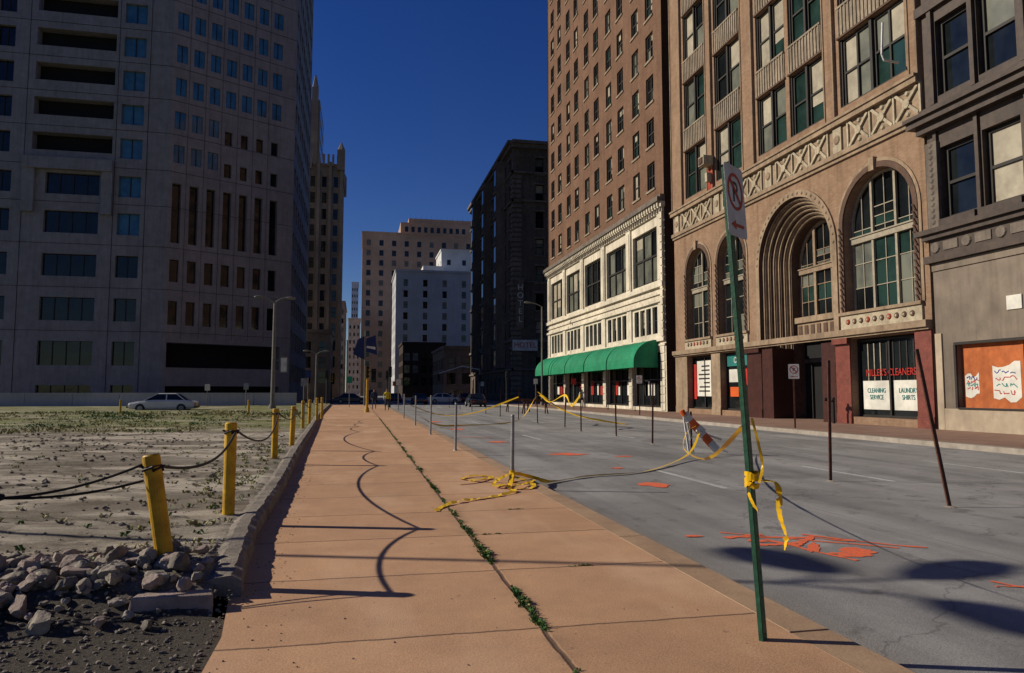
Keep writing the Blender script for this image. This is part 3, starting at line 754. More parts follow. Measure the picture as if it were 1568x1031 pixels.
for X, Y in ((12.8, 52), (12.6, 57)):
    mb = MB()
    mb.box(X - 1.0, X + 1.0, Y - .03, Y + .03, .75, .95, m_rust)
    for sx in (-.8, .8):
        mb.beam((X + sx, Y - .02, .9), (X + sx * 1.1, Y - .4, -.12), .08, .05, m_rust); mb.beam((X + sx, Y + .02, .9), (X + sx * 1.1, Y + .4, -.12), .08, .05, m_rust)
    mb.obj('wooden_sawhorse')

# ------------------------------------------------------------------ lamps
def lamp(x, y, h, dirs, arm=1.2, z0=0, name='street_lamp', box=False, r=.11, hs=1.0):
    e = group(name, (x, y, z0)); mb = MB()
    mb.tube((x, y, z0), (x, y, z0 + .5), r * 1.9, r * 1.5, m_lampm, 12); mb.tube((x, y, z0 + .5), (x, y, h - .35), r, r * .65, m_lampm, 12)
    if box:
        mb.box(x + .5, x + 1.1, y - .06, y + .06, 3.0, 4.3, m_lampm); mb.box(x + .58, x + 1.02, y - .068, y - .061, 3.1, 4.2, m_white); mb.tube((x, y, 4), (x + .5, y, 4), .04, .04, m_lampm)
    mb.obj('pole', e)
    mb = MB()
    for d in dirs:
        d = Vector((*d, 0)).normalized(); s = d.cross(Vector((0, 0, 1)))
        P = [Vector((x, y, h - .4)) + d * arm * t + Vector((0, 0, .4 * math.sin(t * 1.57))) for t in (0, .25, .5, .75, 1)]
        for i in range(4): mb.tube(P[i], P[i + 1], r * .5, r * .5, m_lampm, 8)
        c = P[-1]
        ringA = None
        for t, w, hh in ((0, .06, .06), (.15, .14, .1), (.45, .19, .13), (.7, .15, .09), (.8, .04, .03)):
            ring = [c + d * t * hs + s * (w * hs * math.cos(a)) + Vector((0, 0, hh * hs * math.sin(a) + .04)) for a in [i * math.pi / 5 for i in range(10)]]
            if ringA: mb.strip(ringA, ring, m_lampm, True)
            ringA = ring
        mb.poly(ringA, m_lampm)
    mb.obj('lamp_arms_and_heads', e, True)
lamp(-6.7, 60, 9.0, ((-1, -.1), (1, .1)), .8, 0, box=True, r=.17)
lamp(-10.6, 10.3, 7.6, ((.3, -1), (-.3, 1), (1, .3)), .5, 0, r=.06, hs=1.5)  # unseen post, added so its heads cast the shadow patches on the road
lamp(19.5, 76, 11.2, ((-1, 0),), 1.2, 0)
lamp(-5.2, 92, 6.5, ((-1, -.1), (1, .1)), .8, 0, r=.13)

def signal_head(mb, x, y, z, m=m_yel):
    mb.box(x - .17, x + .17, y - .12, y + .12, z, z + 1.0, m)
    for i, c in enumerate((m_siggrn, m_black, m_black)):
        zc = z + .18 + i * .31
        mb.tube((x, y - .121, zc), (x, y - .13, zc), .11, .11, c, 12); mb.tube((x, y - .12, zc + .05), (x, y - .3, zc + .07), .13, .12, m_black, 10)
e = group('traffic_signal', (.6, 54, 0)); mb = MB()
mb.tube((.6, 54, 0), (.6, 54, 3.4), .10, .09, m_yel, 12); mb.tube((.6, 54, 0), (.6, 54, .35), .2, .14, m_yel, 12); mb.obj('pole', e)
mb = MB(); signal_head(mb, .6, 53.8, 2.4); signal_head(mb, 1.05, 54, 2.2, m_black); mb.tube((.6, 54, 3.0), (1.0, 54, 3.0), .03, .03, m_black); mb.obj('heads', e)
e = group('traffic_signal', (17.5, 106, 0)); mb = MB()
mb.tube((17.6, 106, 0), (17.6, 106, 5), .14, .12, m_lampm, 10); mb.path([(17.6, 106, 4.8), (15, 106, 5.3), (11.5, 106, 4.2)], .07, m_white); mb.obj('mast', e)
mb = MB(); signal_head(mb, 11.5, 106, 3.1, m_black); signal_head(mb, 17.6, 105.7, 3, m_black); mb.obj('heads', e)
for X, Y, m in ((3.2, 85.5, m_black), (-3.6, 85, m_black), (-3.8, 105.4, m_yel), (17.4, 85, m_black), (2.9, 70, m_black)):
    e = group('traffic_signal', (X, Y, 0)); mb = MB()
    mb.tube((X, Y, 0), (X, Y, 4), .1, .08, m_black, 10); mb.obj('pole', e); mb = MB(); signal_head(mb, X, Y - .2, 2.9, m); mb.obj('heads', e)
e = group('banner_pole', (.6, 80, 0)); mb = MB(); mb.tube((.6, 80, 0), (.6, 80, 8.2), .09, .06, m_lampm, 10); mb.obj('pole', e)
mb = MB()
mb.hexa([(-.7, 80, 5.6), (.5, 80, 5.0), (.5, 80.03, 5.0), (-.7, 80.03, 5.6), (-.2, 80, 7.2), (.5, 80, 7.6), (.5, 80.03, 7.6), (-.2, 80.03, 7.2)], m_navy)
mb.hexa([(.7, 80, 5.9), (1.9, 80, 5.5), (1.9, 80.03, 5.5), (.7, 80.03, 5.9), (.7, 80, 7.3), (1.7, 80, 7.7), (1.7, 80.03, 7.7), (.7, 80.03, 7.3)], m_navy)
mb.hexa([(.75, 79.99, 6.3), (1.7, 79.99, 6.1), (1.7, 79.995, 6.1), (.75, 79.995, 6.3), (.75, 79.99, 6.5), (1.7, 79.99, 6.4), (1.7, 79.995, 6.4), (.75, 79.995, 6.5)], m_paper)
mb.obj('banners', e)

# ------------------------------------------------------------------ cars
def car(loc, ang, paint, hs=1.0):
    e = group('parked_car' if hs == 1 else 'parked_van', loc, Matrix.Rotation(ang, 3, 'Z')); mb = MB()
    st = [(-2.3, .72, .38, .62), (-2.25, .84, .28, .80), (-1.7, .88, .24, .90), (-.9, .90, .22, .93), (.6, .90, .22, .92), (1.5, .88, .24, .84), (2.15, .82, .28, .72), (2.3, .7, .36, .58)]
    prev = None
    for x, w, zb, zt in st:
        zt = zt * (1 + (hs - 1) * .6)
        ring = [Vector(p) for p in ((x, -w * .9, zb), (x, -w, zb + .15), (x, -w, zt - .12), (x, -w * .9, zt), (x, w * .9, zt), (x, w, zt - .12), (x, w, zb + .15), (x, w * .9, zb))]
        if prev: mb.strip(prev, ring, paint, True)
        else: mb.poly(ring, paint)
        prev = ring
    mb.poly(prev, paint)
    mb.obj('body', e, local=True)
    mb = MB(); Z0, Z1 = .9, 1.36 * hs; xb = -1.0 if hs == 1 else -2.0; xr = -1.6 if hs == 1 else -2.15
    q = [(xr, -.8, Z0), (1.15, -.8, Z0), (1.15, .8, Z0), (xr, .8, Z0), (xb, -.62 * hs ** .3, Z1), (.3, -.62 * hs ** .3, Z1), (.3, .62 * hs ** .3, Z1), (xb, .62 * hs ** .3, Z1)]
    mb.hexa(q, m_gl); mb.obj('windows', e, local=True)
    mb = MB()
    mb.hexa([(xb - .02, -.64, Z1), (.32, -.64, Z1), (.32, .64, Z1), (xb - .02, .64, Z1), (xb + .05, -.56, Z1 + .05), (.22, -.56, Z1 + .05), (.22, .56, Z1 + .05), (xb + .05, .56, Z1 + .05)], paint)
    for sy in (-1, 1):
        for (xa, xc) in ((xr - .02, xb), (-.35, -.33), (1.17, .31)):
            mb.beam((xa, sy * .81, Z0), (xc, sy * .635, Z1 + .01), .07, .04, paint)
    mb.obj('roof_and_pillars', e, local=True)
    mb = MB()
    for x in (-1.4, 1.4):
        for sy in (-1, 1):
            mb.tube((x, sy * .72, .32), (x, sy * .915, .32), .32, .32, m_black, 18); mb.tube((x, sy * .916, .32), (x, sy * .93, .32), .19, .17, m_galv, 12)
    mb.obj('wheels', e, local=True)
    mb = MB()
    for sy in (-.6, .6):
        mb.box(2.27, 2.32, sy - .15, sy + .15, .5, .62, m_white); mb.box(-2.32, -2.27, sy - .15, sy + .15, .5, .66, m_redtxt)
    mb.box(2.28, 2.36, -.8, .8, .36, .46, m_black); mb.box(-2.36, -2.28, -.8, .8, .36, .46, m_black); mb.obj('lights_and_bumpers', e, local=True)
car((-14.2, 58, -.02), math.pi, m_carw)
car((7.5, 92, -.12), math.pi / 2, m_card); car((15.4, 108, -.12), math.pi / 2, m_carr); car((15.4, 115, -.12), math.pi / 2, m_card, 1.4)
car((11.5, 99, -.12), 0, m_carw); car((15.4, 124, -.12), math.pi / 2, m_card); car((2, 118, -.12), math.pi / 2, m_card, 1.4); car((12.5, 78, -.12), math.pi / 2, m_card)
car((-1, 101, -.12), 0, m_card); car((5.5, 112, -.12), math.pi / 2, m_card)

# ------------------------------------------------------------------ person
def person(x, y, z, top):
    e = group('pedestrian', (x, y, z)); me = bpy.data.meshes.new('body')
    J = [((0, 0, .95), .15), ((0, .02, 1.2), .14), ((0, .02, 1.42), .16), ((0, .01, 1.52), .065), ((0, 0, 1.62), .095), ((0, 0, 1.70), .085),
         ((-.11, 0, .88), .10), ((-.13, -.1, .5), .065), ((-.13, .05, .08), .045), ((-.13, -.1, .04), .04),
         ((.11, 0, .88), .10), ((.13, .12, .5), .065), ((.13, .28, .1), .045), ((.13, .2, .04), .04),
         ((-.2, .01, 1.40), .06), ((-.27, .03, 1.12), .045), ((-.25, -.12, .9), .033), ((-.24, -.18, .82), .03),
         ((.2, .01, 1.40), .06), ((.27, .06, 1.12), .045), ((.25, .0, .88), .033), ((.24, -.03, .8), .03)]
    E = [(0, 1), (1, 2), (2, 3), (3, 4), (4, 5), (0, 6), (6, 7), (7, 8), (8, 9), (0, 10), (10, 11), (11, 12), (12, 13), (2, 14), (14, 15), (15, 16), (16, 17), (2, 18), (18, 19), (19, 20), (20, 21)]
    me.from_pydata([j[0] for j in J], E, [])
    o = bpy.data.objects.new('body', me); COL.objects.link(o); o.parent = e
    o.modifiers.new('skin', 'SKIN')
    for i, j in enumerate(J): me.skin_vertices[0].data[i].radius = (j[1], j[1] * .8)
    me.skin_vertices[0].data[0].use_root = True
    o.modifiers.new('sub', 'SUBSURF').levels = 1
    dg = bpy.context.evaluated_depsgraph_get(); m2 = bpy.data.meshes.new_from_object(o.evaluated_get(dg))
    o.modifiers.clear(); o.data = m2; m2.materials.clear()
    for m in (m_skin, top, m_denim, m_black): m2.materials.append(m)
    for p in m2.polygons:
        c = p.center
        p.material_index = 3 if (c.z < .1 or (c.z > 1.68)) else (2 if c.z < .93 and abs(c.x) < .215 else (1 if c.z > .93 and c.z < 1.5 else 0))
        p.use_smooth = True
person(2.2, 58, 0, m_vest); person(1.3, 63, 0, m_denim); person(19.6, 62, .02, m_paper)

# ================================================================== BUILDINGS RIGHT
FX = 22.5
e = group('terracotta_arcade_building', (FX, 24.6, 0))
F = frame((FX, 24.6), (0, 1), (-1, 0)); S = 23.9
arches = [(.7, 5.15, 5.2, 11.5), (14.2, 17.4, 5.1, 11.3), (18.7, 21.9, 5.1, 11.3)]
ent = (6.0, 12.5, 0.02, 11.8)
stores = [(.9, 4.95, .35, 3.95, .5), (14.1, 17.3, .35, 3.95, .5), (18.5, 22.0, .35, 3.95, .5)]
upper = []
bays = [(.8, 5.05), (6.3, 9.15), (9.5, 12.35), (14.2, 17.4), (18.7, 21.9)]
for k in range(4):
    for b in bays: upper.append((b[0], b[1], 15.1 + 5 * k, 18.5 + 5 * k, .3))
ops = [(*a, .6, 'arch') for a in arches] + [(*ent, .6, 'arch')] + stores + upper
mb = MB(); facade(mb, F, 0, S, 0.02, 36, ops, m_terra)
for a in arches: archhole(mb, F, *a, m_terra, .6)
r = 3.25; cx = 9.25; zs = 11.8 - r; P = apath(cx, zs, r, 0)[1:-1]
for i in range(len(P) - 1): mb.poly([F(*P[i]), F(*P[i + 1]), F(P[i + 1][0], 11.8), F(P[i][0], 11.8)], m_terra)
mb.box(FX + 2.2, FX + 30, 24.65, 48.45, 0, 35.9, m_terra)
mb.poly([F(S, 0), F(S, 0, -3), F(S, 36, -3), F(S, 36)], m_terra); mb.poly([F(0, 0), F(0, 0, -3), F(0, 36, -3), F(0, 36)], m_terra)
mb.poly([F(0, 36), F(S, 36), F(S, 36, -3), F(0, 36, -3)], m_terra)
mb.obj('walls', e)
mb = MB()
rr = 3.25; d = 0
for i in range(6):
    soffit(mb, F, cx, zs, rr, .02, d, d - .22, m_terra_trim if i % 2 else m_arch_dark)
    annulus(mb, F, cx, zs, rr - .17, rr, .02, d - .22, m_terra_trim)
    rr -= .17; d -= .22
    pth = [F(s, z, d + .05) for s, z in apath(cx, zs, rr + .08, 3.9)]
    for q in range(len(pth) - 1): mb.tube(pth[q], pth[q + 1], .05, .05, m_terra_trim, 5, False)
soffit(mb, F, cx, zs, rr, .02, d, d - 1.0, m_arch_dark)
mb.obj('entrance_orders', e)
mb = MB(); di = d - .6
archwindow(mb, F, cx - rr + .01, cx + rr - .01, 5.6, zs + rr - .01, di, m_terra_trim, [m_gl, m_gl3, m_gl2], 3, (8.2,), .2)
mb.fbox(F, cx - rr, cx + rr, 4.3, 5.6, di, di + .35, m_terra_trim)
mb.fbox(F, cx - rr, cx + rr, 5.3, 5.61, di, di + .5, m_terra_trim)
mb.fbox(F, cx - rr, cx + rr, 0.03, 4.3, di - .15, di - .1, m_dark)
for a in (-1.5, -.5, .5, 1.5): mb.fbox(F, cx + a - .05, cx + a + .05, .03, 3.2, di - .09, di + .02, m_frame_dk)
mb.fbox(F, cx - rr, cx + rr, 3.1, 3.3, di - .09, di + .05, m_iron)
for i in range(8): mb.fbox(F, cx - rr + .1 + i * .55, cx - rr + .4 + i * .55, 4.5, 5.15, di + .352, di + .39, m_arch_dark)
mb.obj('entrance_window_and_doors', e)
mb = MB()
for a in arches:
    archwindow(mb, F, a[0] + .01, a[1] - .01, a[2], a[3] - .01, -.5, m_frame_lt, [m_gl, m_gl3, m_gl3, m_gl2, m_gl], 3 if a[0] < 2 else 2, (a[2] + 3.4,), .13)
    c = (a[0] + a[1]) / 2; ra = (a[1] - a[0]) / 2; z = a[3] - ra
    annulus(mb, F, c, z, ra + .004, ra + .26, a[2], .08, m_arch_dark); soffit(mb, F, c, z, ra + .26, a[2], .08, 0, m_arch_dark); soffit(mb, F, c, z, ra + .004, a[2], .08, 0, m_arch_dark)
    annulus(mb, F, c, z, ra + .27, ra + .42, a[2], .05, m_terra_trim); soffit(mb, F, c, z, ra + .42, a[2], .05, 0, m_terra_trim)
    for s in (a[0] - .13, a[1] + .13):
        for q in range(14):
            zz = a[2] + q * (z - a[2]) / 14
            mb.tube(F(s - .08, zz, .14), F(s + .08, zz + (z - a[2]) / 14, .14), .035, .035, m_arch_dark, 5, False)
    mb.fbox(F, c - .16, c + .16, a[3] - .1, a[3] + .5, .02, .2, m_terra_trim)
annulus(mb, F, cx, zs, 3.26, 3.62, 4.4, .09, m_terra_trim); soffit(mb, F, cx, zs, 3.62, 4.4, .09, 0, m_terra_trim); soffit(mb, F, cx, zs, 3.26, 4.4, .09, 0, m_arch_dark)
for i in range(26):
    a = math.pi * (i + .5) / 26; mb.tube(F(cx + 3.44 * math.cos(a), zs + 3.44 * math.sin(a), .09), F(cx + 3.44 * math.cos(a), zs + 3.44 * math.sin(a), .14), .1, .05, m_terra_trim, 6)
mb.obj('arched_windows', e)
mb = MB()
gl = [m_gl, m_gl, m_gl2, m_gl3, m_gl2]
for (a, b, c, d_, _) in upper:
    w = (b - a); n = 2
    for i in range(n):
        x0 = a + .1 + i * (w - .2) / n + (.08 if i else 0); x1 = a + .1 + (i + 1) * (w - .2) / n - (.08 if i < n - 1 else 0)
        window(mb, F, x0, x1, c + .05, d_ - .05, -.28, m_frame_dk, gl, 2 if w > 4 else 1, 2, .1, .08, .4)
    mb.fbox(F, a, b, c + .0, c + .05, -.3, .0, m_frame_dk); mb.fbox(F, a, a + .1, c, d_, -.29, -.1, m_frame_dk); mb.fbox(F, b - .1, b, c, d_, -.29, -.1, m_frame_dk)
    mb.fbox(F, (a + b) / 2 - .08, (a + b) / 2 + .08, c, d_, -.29, -.05, m_frame_dk)
mb.obj('upper_windows', e)
mb = MB()
mb.fbox(F, -.0, S, 4.12, 4.4, .002, .32, m_terra_trim); mb.fbox(F, 0, S, 4.02, 4.12, .002, .2, m_terra_trim)
for a in arches:
    mb.fbox(F, a[0] - .3, a[1] + .3, 4.4, a[2] - .02, .003, .10, m_frieze); mb.fbox(F, a[0] - .35, a[1] + .35, a[2] - .12, a[2] + .02, .002, .2, m_terra_trim)
    n = int((a[1] - a[0]) / .42)
    for i in range(n):
        s = a[0] + (i + .5) * (a[1] - a[0]) / n; mb.tube(F(s, 4.75, .1), F(s, 4.75, .15), .14, .11, R.choice([m_red, m_arch_dark, m_arch_dark]), 10); mb.tube(F(s, 4.75, .15), F(s, 4.75, .17), .06, .05, m_frieze, 8)
mb.fbox(F, 0, S, 12.72, 12.95, .002, .22, m_terra_trim); mb.fbox(F, 0, S, 14.25, 14.5, .002, .30, m_terra_trim); mb.fbox(F, 0, S, 12.95, 14.25, .002, .04, m_terra_trim)
mb.fbox(F, 0, S, 14.5, 14.62, .002, .38, m_terra_trim); mb.fbox(F, 0, S, 12.55, 12.72, .002, .12, m_terra_trim)
n = 16; w = S / n
def FF(p): return Vector(F(*p))
for i in range(n):
    s0 = i * w; c = s0 + w / 2; zc = 13.6
    if i % 4 == 3:
        mb.fbox(F, c - .3, c + .3, 13.0, 14.2, .041, .14, m_frieze); mb.tube(F(c, zc, .14), F(c, zc, .2), .24, .18, m_terra_trim, 10)
    else:
        mb.beam(FF((s0 + .12, 13.02, .09)), FF((s0 + w - .12, 14.18, .09)), .13, .09, m_frieze, (0, 0, 1)); mb.beam(FF((s0 + .12, 14.18, .10)), FF((s0 + w - .12, 13.02, .10)), .13, .09, m_frieze, (0, 0, 1))
        ring = [(c + .2 * math.cos(t), 13.6 + .2 * math.sin(t)) for t in [k * math.pi / 6 for k in range(12)]]
        mb.poly([F(a, b, .165) for a, b in ring], m_frieze); mb.strip([F(a, b, .165) for a, b in ring], [F(a, b, .04) for a, b in ring], m_frieze, True)
        mb.tube(F(c, 14.05, .05), F(c, 14.05, .12), .13, .08, m_frieze, 8); mb.tube(F(c, 13.15, .05), F(c, 13.15, .12), .13, .08, m_frieze, 8)
    mb.fbox(F, s0 - .05, s0 + .05, 12.95, 14.25, .041, .13, m_frieze)
for s0, s1 in ((0, .55), (5.3, 6.1), (12.6, 13.9), (17.65, 18.45), (22.2, S)):
    mb.fbox(F, s0, s1, 14.62, 36, .002, .12, m_terra)
    for s in (s0 + .05, s1 - .05): mb.tube(F(s, 14.62, .13), F(s, 36, .13), .06, .06, m_terra_trim, 6)
for k in range(4):
    for a, b in bays:
        z0, z1 = 18.55 + 5 * k, 20.0 + 5 * k
        mb.fbox(F, a, b, z0, z1, .002, .05, m_spandrel); mb.fbox(F, a, b, z1, z1 + .1, .002, .12, m_spandrel); mb.fbox(F, a - .05, b + .05, z0 - .04, z0 + .06, .003, .1, m_arch_dark)
        n = int((b - a) / .24)
        for i in range(n): s = a + (i + .5) * (b - a) / n; mb.fbox(F, s - .045, s + .045, z0 + .06, z1, .051, .1, m_spandrel)
mb.obj('frieze_and_spandrels', e)
mb = MB()
for s0, s1, m in ((0.01, .9, m_granite), (4.95, 5.98, m_granite), (12.52, 14.08, m_granite_dk), (17.32, 18.48, m_terra_trim), (22.02, S - .01, m_terra_trim)):
    mb.fbox(F, s0, s1, .02, 4.0, .004, .07, m); mb.fbox(F, s0, s1, .02, .5, .071, .1, m)
mb.fbox(F, 12.5, 14.1, 3.75, 4.01, .072, .25, m_granite_dk); mb.fbox(F, 4.9, 6.0, 3.75, 4.01, .072, .25, m_granite)
for s0 in (6.02, 11.4): mb.fbox(F, s0, s0 + 1.05, .02, 3.9, -1.25, .06, m_granite_dk)
mb.obj('granite_piers', e)
mb = MB()
for a, b in ((.9, 4.95), (14.1, 17.3), (18.5, 22.0)): window(mb, F, a, b, .36, 3.9, -.45, m_frame_dk, [m_gl], 2, 1, .1, .08, 0)
mb.fbox(F, 1.05, 2.75, .7, 2.0, -.42, -.40, m_paper); mb.fbox(F, 2.95, 4.7, .7, 2.0, -.42, -.40, m_paper)
mb.fbox(F, 14.2, 17.2, 3.1, 3.8, -.42, -.36, m_tealp); mb.fbox(F, 14.6, 15.6, 1.9, 2.9, -.42, -.38, m_redtxt); mb.fbox(F, 15.9, 16.9, 1.2, 1.8, -.42, -.38, m_orange); mb.fbox(F, 15.8, 17.0, 2.1, 2.9, -.42, -.38, m_paper)
mb.fbox(F, 19.4, 21.4, 1.2, 3.6, -.42, -.38, m_paper); mb.fbox(F, 21.5, 21.9, 1, 3.4, -.42, -.38, m_redtxt)
for k in range(7): mb.fbox(F, 19.6, 19.6 + R.uniform(.8, 1.6), 1.5 + k * .28, 1.6 + k * .28, -.379, -.374, m_blacktxt)
for k in range(9): mb.fbox(F, 1.1 + k * .4, 1.16 + k * .4, 2.0, 3.7, -.425, -.41, m_frame_lt if k > 5 else m_frame_dk)
mb.obj('shopfronts', e)
text("MILLER'S CLEANERS", F, 2.9, 2.35, -.36, .44, m_redtxt, e, 'shop_lettering', .80)
text("CLEANING\nSERVICE", F, 3.83, 1.4, -.385, .30, m_tealp, e, 'poster_lettering_a', .8); text("LAUNDRY\nSHIRTS", F, 1.9, 1.4, -.385, .30, m_tealp, e, 'poster_lettering_b', .8)
text("OPEN", F, 15.7, 3.45, -.35, .5, m_paper, e, 'sign_lettering')
e2 = group('window_air_conditioner', (FX, 43, 15)); mb = MB()
mb.fbox(F, 17.55, 18.3, 16.3, 16.9, .13, .8, m_frieze); mb.fbox(F, 17.65, 18.2, 16.35, 16.8, .801, .83, m_frame_dk); mb.tube(F(17.9, 16.6, .83), F(17.9, 16.6, .86), .2, .2, m_rust, 12)
mb.fbox(F, 17.7, 18.0, 15.2, 15.8, .13, .5, m_frieze); mb.fbox(F, 17.6, 18.3, 14.65, 16.2, .125, .15, m_red)
mb.obj('unit', e2)
mb = MB(); mb.path([F(1.0, 15.5, .2), F(1.0, 15.55, .9), F(1.0, 15.8, 1.0), F(1.0, 17.2, .9)], .05, m_white); mb.obj('vent_pipe')
mb = MB(); x, y = 21.8, 30.0; mb.tube((x, y, .02), (x, y, 1.1), .07, .07, m_black, 10); mb.tube((x, y, 1.1), (x - .3, y - .2, 1.15), .08, .09, m_black, 10); mb.tube((x, y, 1.1), (x - .3, y + .2, 1.15), .08, .09, m_black, 10); mb.tube((x, y, 1.1), (x, y, 1.25), .1, .06, m_black, 10); mb.obj('fire_standpipe')

e = group('cast_iron_front_building', (FX, 24, 0)); F = frame((FX, 24.45), (0, -1), (-1, 0)); S = 32
ops = [(1.0, 8.2, .9, 3.3, .25)]
wins = []
for k in range(15):
    s = .65 + k * 1.95 + (k // 2) * .15
    for z0, z1 in ((8.3, 11.2), (13.3, 16.4), (18.8, 21.8), (24, 27)): wins.append((s, s + 1.6, z0, z1, .35))
mb = MB(); facade(mb, F, 0, S, .02, 6.6, ops, m_stucco); facade(mb, F, 0, S, 6.6, 30, wins, m_iron)
mb.box(FX + 2, FX + 25, -7.4, 24.4, 0, 29.9, m_stone_old); mb.poly([F(0, 0), F(0, 0, -3), F(0, 30, -3), F(0, 30)], m_stone_old2)
mb.poly([F(0, 30), F(S, 30), F(S, 30, -3), F(0, 30, -3)], m_iron)
mb.obj('walls', e)
mb = MB()
for w in wins: window(mb, F, w[0] + .02, w[1] - .02, w[2] + .02, w[3] - .02, -.33, m_frame_dk, [m_gl, m_gl, m_gl3], 1, 2, .12, .08, .8 if w[2] < 9 else .3)
mb.obj('windows', e)
mb = MB()
for z0, z1, d1 in ((11.9, 12.2, .35), (12.2, 12.45, .6), (12.45, 12.6, .75), (7.75, 7.95, .45), (7.55, 7.75, .3), (6.62, 6.9, .25), (16.9, 17.3, .2), (22.3, 22.7, .2), (12.75, 12.95, .2)):
    mb.fbox(F, -.45 if d1 > .4 else -.2, S, z0, z1, .002, d1, m_iron)
mb.fbox(F, 0.02, S, 6.9, 7.55, .002, .1, m_iron)
k = 0.3
while k < 14:
    mb.tube(F(k, 7.22, .1), F(k, 7.22, .16), .24, .2, m_stone_old2, 10); mb.fbox(F, k + .4, k + 1.1, 7.05, 7.4, .1, .14, m_stone_old2); k += 1.5
mb.fbox(F, .03, .6, 8.0, 11.5, .002, .15, m_stone_old2)
for i in range(14): mb.tube(F(.31, 8.25 + i * .24, .15), F(.31, 8.25 + i * .24, .2), .13, .06, m_stone_old2, 6)
for k in range(0, 15):
    s = .65 + k * 1.95 + (k // 2) * .15
    mb.fbox(F, s - .26, s - .06, 13.0, 30, .002, .14, m_iron); mb.fbox(F, s - .05, s + 1.65, 8.0, 8.28, .002, .2, m_iron)
    mb.fbox(F, s - .24, s - .08, 8.0, 11.9, .003, .12, m_iron)
mb.fbox(F, 0, S, 6.3, 6.6, .003, .06, m_stucco); mb.fbox(F, .0, S, .02, .85, .002, .05, m_cream); mb.fbox(F, .0, .32, .02, 3.8, .003, .06, m_cream)
mb.obj('cornices_and_pilasters', e)
mb = MB()
mb.fbox(F, 1.0, 8.2, .9, 3.3, -.24, -.2, m_ply); mb.fbox(F, .92, 8.3, 3.3, 3.4, .003, .08, m_frame_dk); mb.fbox(F, .9, 1.0, .88, 3.3, .003, .08, m_frame_dk); mb.fbox(F, 1.0, 8.3, .84, .9, .051, .1, m_frame_dk)
def scrib(s, z, w, h, m, n=9):
    p = [Vector((s + w * (i / n) + R.uniform(-.06, .06), z + R.uniform(0, h))) for i in range(n + 1)]
    for i in range(n):
        d = (p[i + 1] - p[i]).normalized(); q = Vector((-d.y, d.x)) * .016
        mb.poly([F(v.x, v.y, -.186 + i * .0004) for v in (p[i] + q, p[i + 1] + q, p[i + 1] - q, p[i] - q)], m)
for (a, b, c, d_) in ((1.12, 1.75, 1.3, 2.2), (2.35, 3.5, 1.15, 2.55), (3.7, 5.1, 1.0, 2.5), (5.5, 7, 1.2, 2.7)):
    n = 5
    top = [F(a + (b - a) * i / n, d_ + R.uniform(-.18, .05), -.192) for i in range(n + 1)]; bot = [F(a + (b - a) * i / n, c + R.uniform(-.05, .18), -.192) for i in range(n + 1)]
    mb.strip(top, bot, m_paper)
    for k in range(4):
        for q in range(3): scrib(a + .1 + q * (b - a) * .27, c + .25 + k * (d_ - c - .4) / 4, (b - a) * .2, .17, [m_redtxt, m_tealp, m_redtxt, m_bluetxt][k], 4)
mb.fbox(F, 3.6, 3.66, .9, 3.3, -.199, -.17, m_ply)
mb.obj('boarded_window', e)
mb = MB(); mb.fbox(F, 3.3, 3.9, 4.4, 4.9, .01, .05, m_paper); mb.obj('notice_plate')

e = group('brick_office_building', (FX, 50, 0)); Y0, Y1 = 50.2, 84.5
F = frame((FX, Y0), (0, 1), (-1, 0)); S = Y1 - Y0; nb = 5; bw = (S - 1.2) / nb
big = []; small = []; shop = []; up = []
for i in range(nb):
    b0 = .6 + i * bw
    big.append((b0 + .75, b0 + bw - .75, 10.1, 14.4, .4))
    for k in range(4): w = (bw - 1.6) / 4; small.append((b0 + .8 + k * w + .14, b0 + .8 + (k + 1) * w - .14, 6.0, 8.1, .3))
    shop.append((b0 + .4, b0 + bw - .4, .3, 4.6, .5))
for r_ in range(13):
    z = 17.5 + r_ * 3.55
    for i in range(nb):
        b0 = .6 + i * bw
        for k in (0, 1): s = b0 + bw * (.27 + .46 * k); up.append((s - .75, s + .75, z, z + 2.2, .25))
mb = MB(); facade(mb, F, 0, S, .02, 16.2, big + small + shop, m_stone); facade(mb, F, 0, S, 16.2, 64, up, m_brick)
mb.box(FX + 2, FX + 22, Y0 + .05, Y1 - .05, 0, 63.9, m_brick_dk_shade)
mb.poly([F(0, 16.2), F(0, 16.2, -3), F(0, 64, -3), F(0, 64)], m_brick_dk_shade); mb.poly([F(0, 0), F(0, 0, -3), F(0, 16.2, -3), F(0, 16.2)], m_brick_dk_shade)  # sunless side wall, its shade put in by the darker brick
mb.poly([F(S, 0), F(S, 0, -3), F(S, 64, -3), F(S, 64)], m_brick); mb.poly([F(0, 64), F(S, 64), F(S, 64, -3), F(0, 64, -3)], m_brick)
mb.obj('walls', e)
mb = MB()
for w in big: window(mb, F, w[0] + .02, w[1] - .02, w[2] + .02, w[3] - .02, -.35, m_frame_dk, [m_gl, m_gl3], 3, 2, .14, .1, .6, m_blind)
for w in small: window(mb, F, w[0] + .02, w[1] - .02, w[2] + .02, w[3] - .02, -.28, m_frame_dk, [m_gl], 1, 2, .07, .05, .25)
for w in up:
    window(mb, F, w[0] + .02, w[1] - .02, w[2] + .02, w[3] - .02, -.22, m_frame_dk, [m_gl, m_gl, m_gl, m_gl2, m_gl3], 2, 2, .09, .06, .25)
    mb.fbox(F, w[0] - .12, w[1] + .12, w[2] - .16, w[2], .002, .1, m_spandrel)
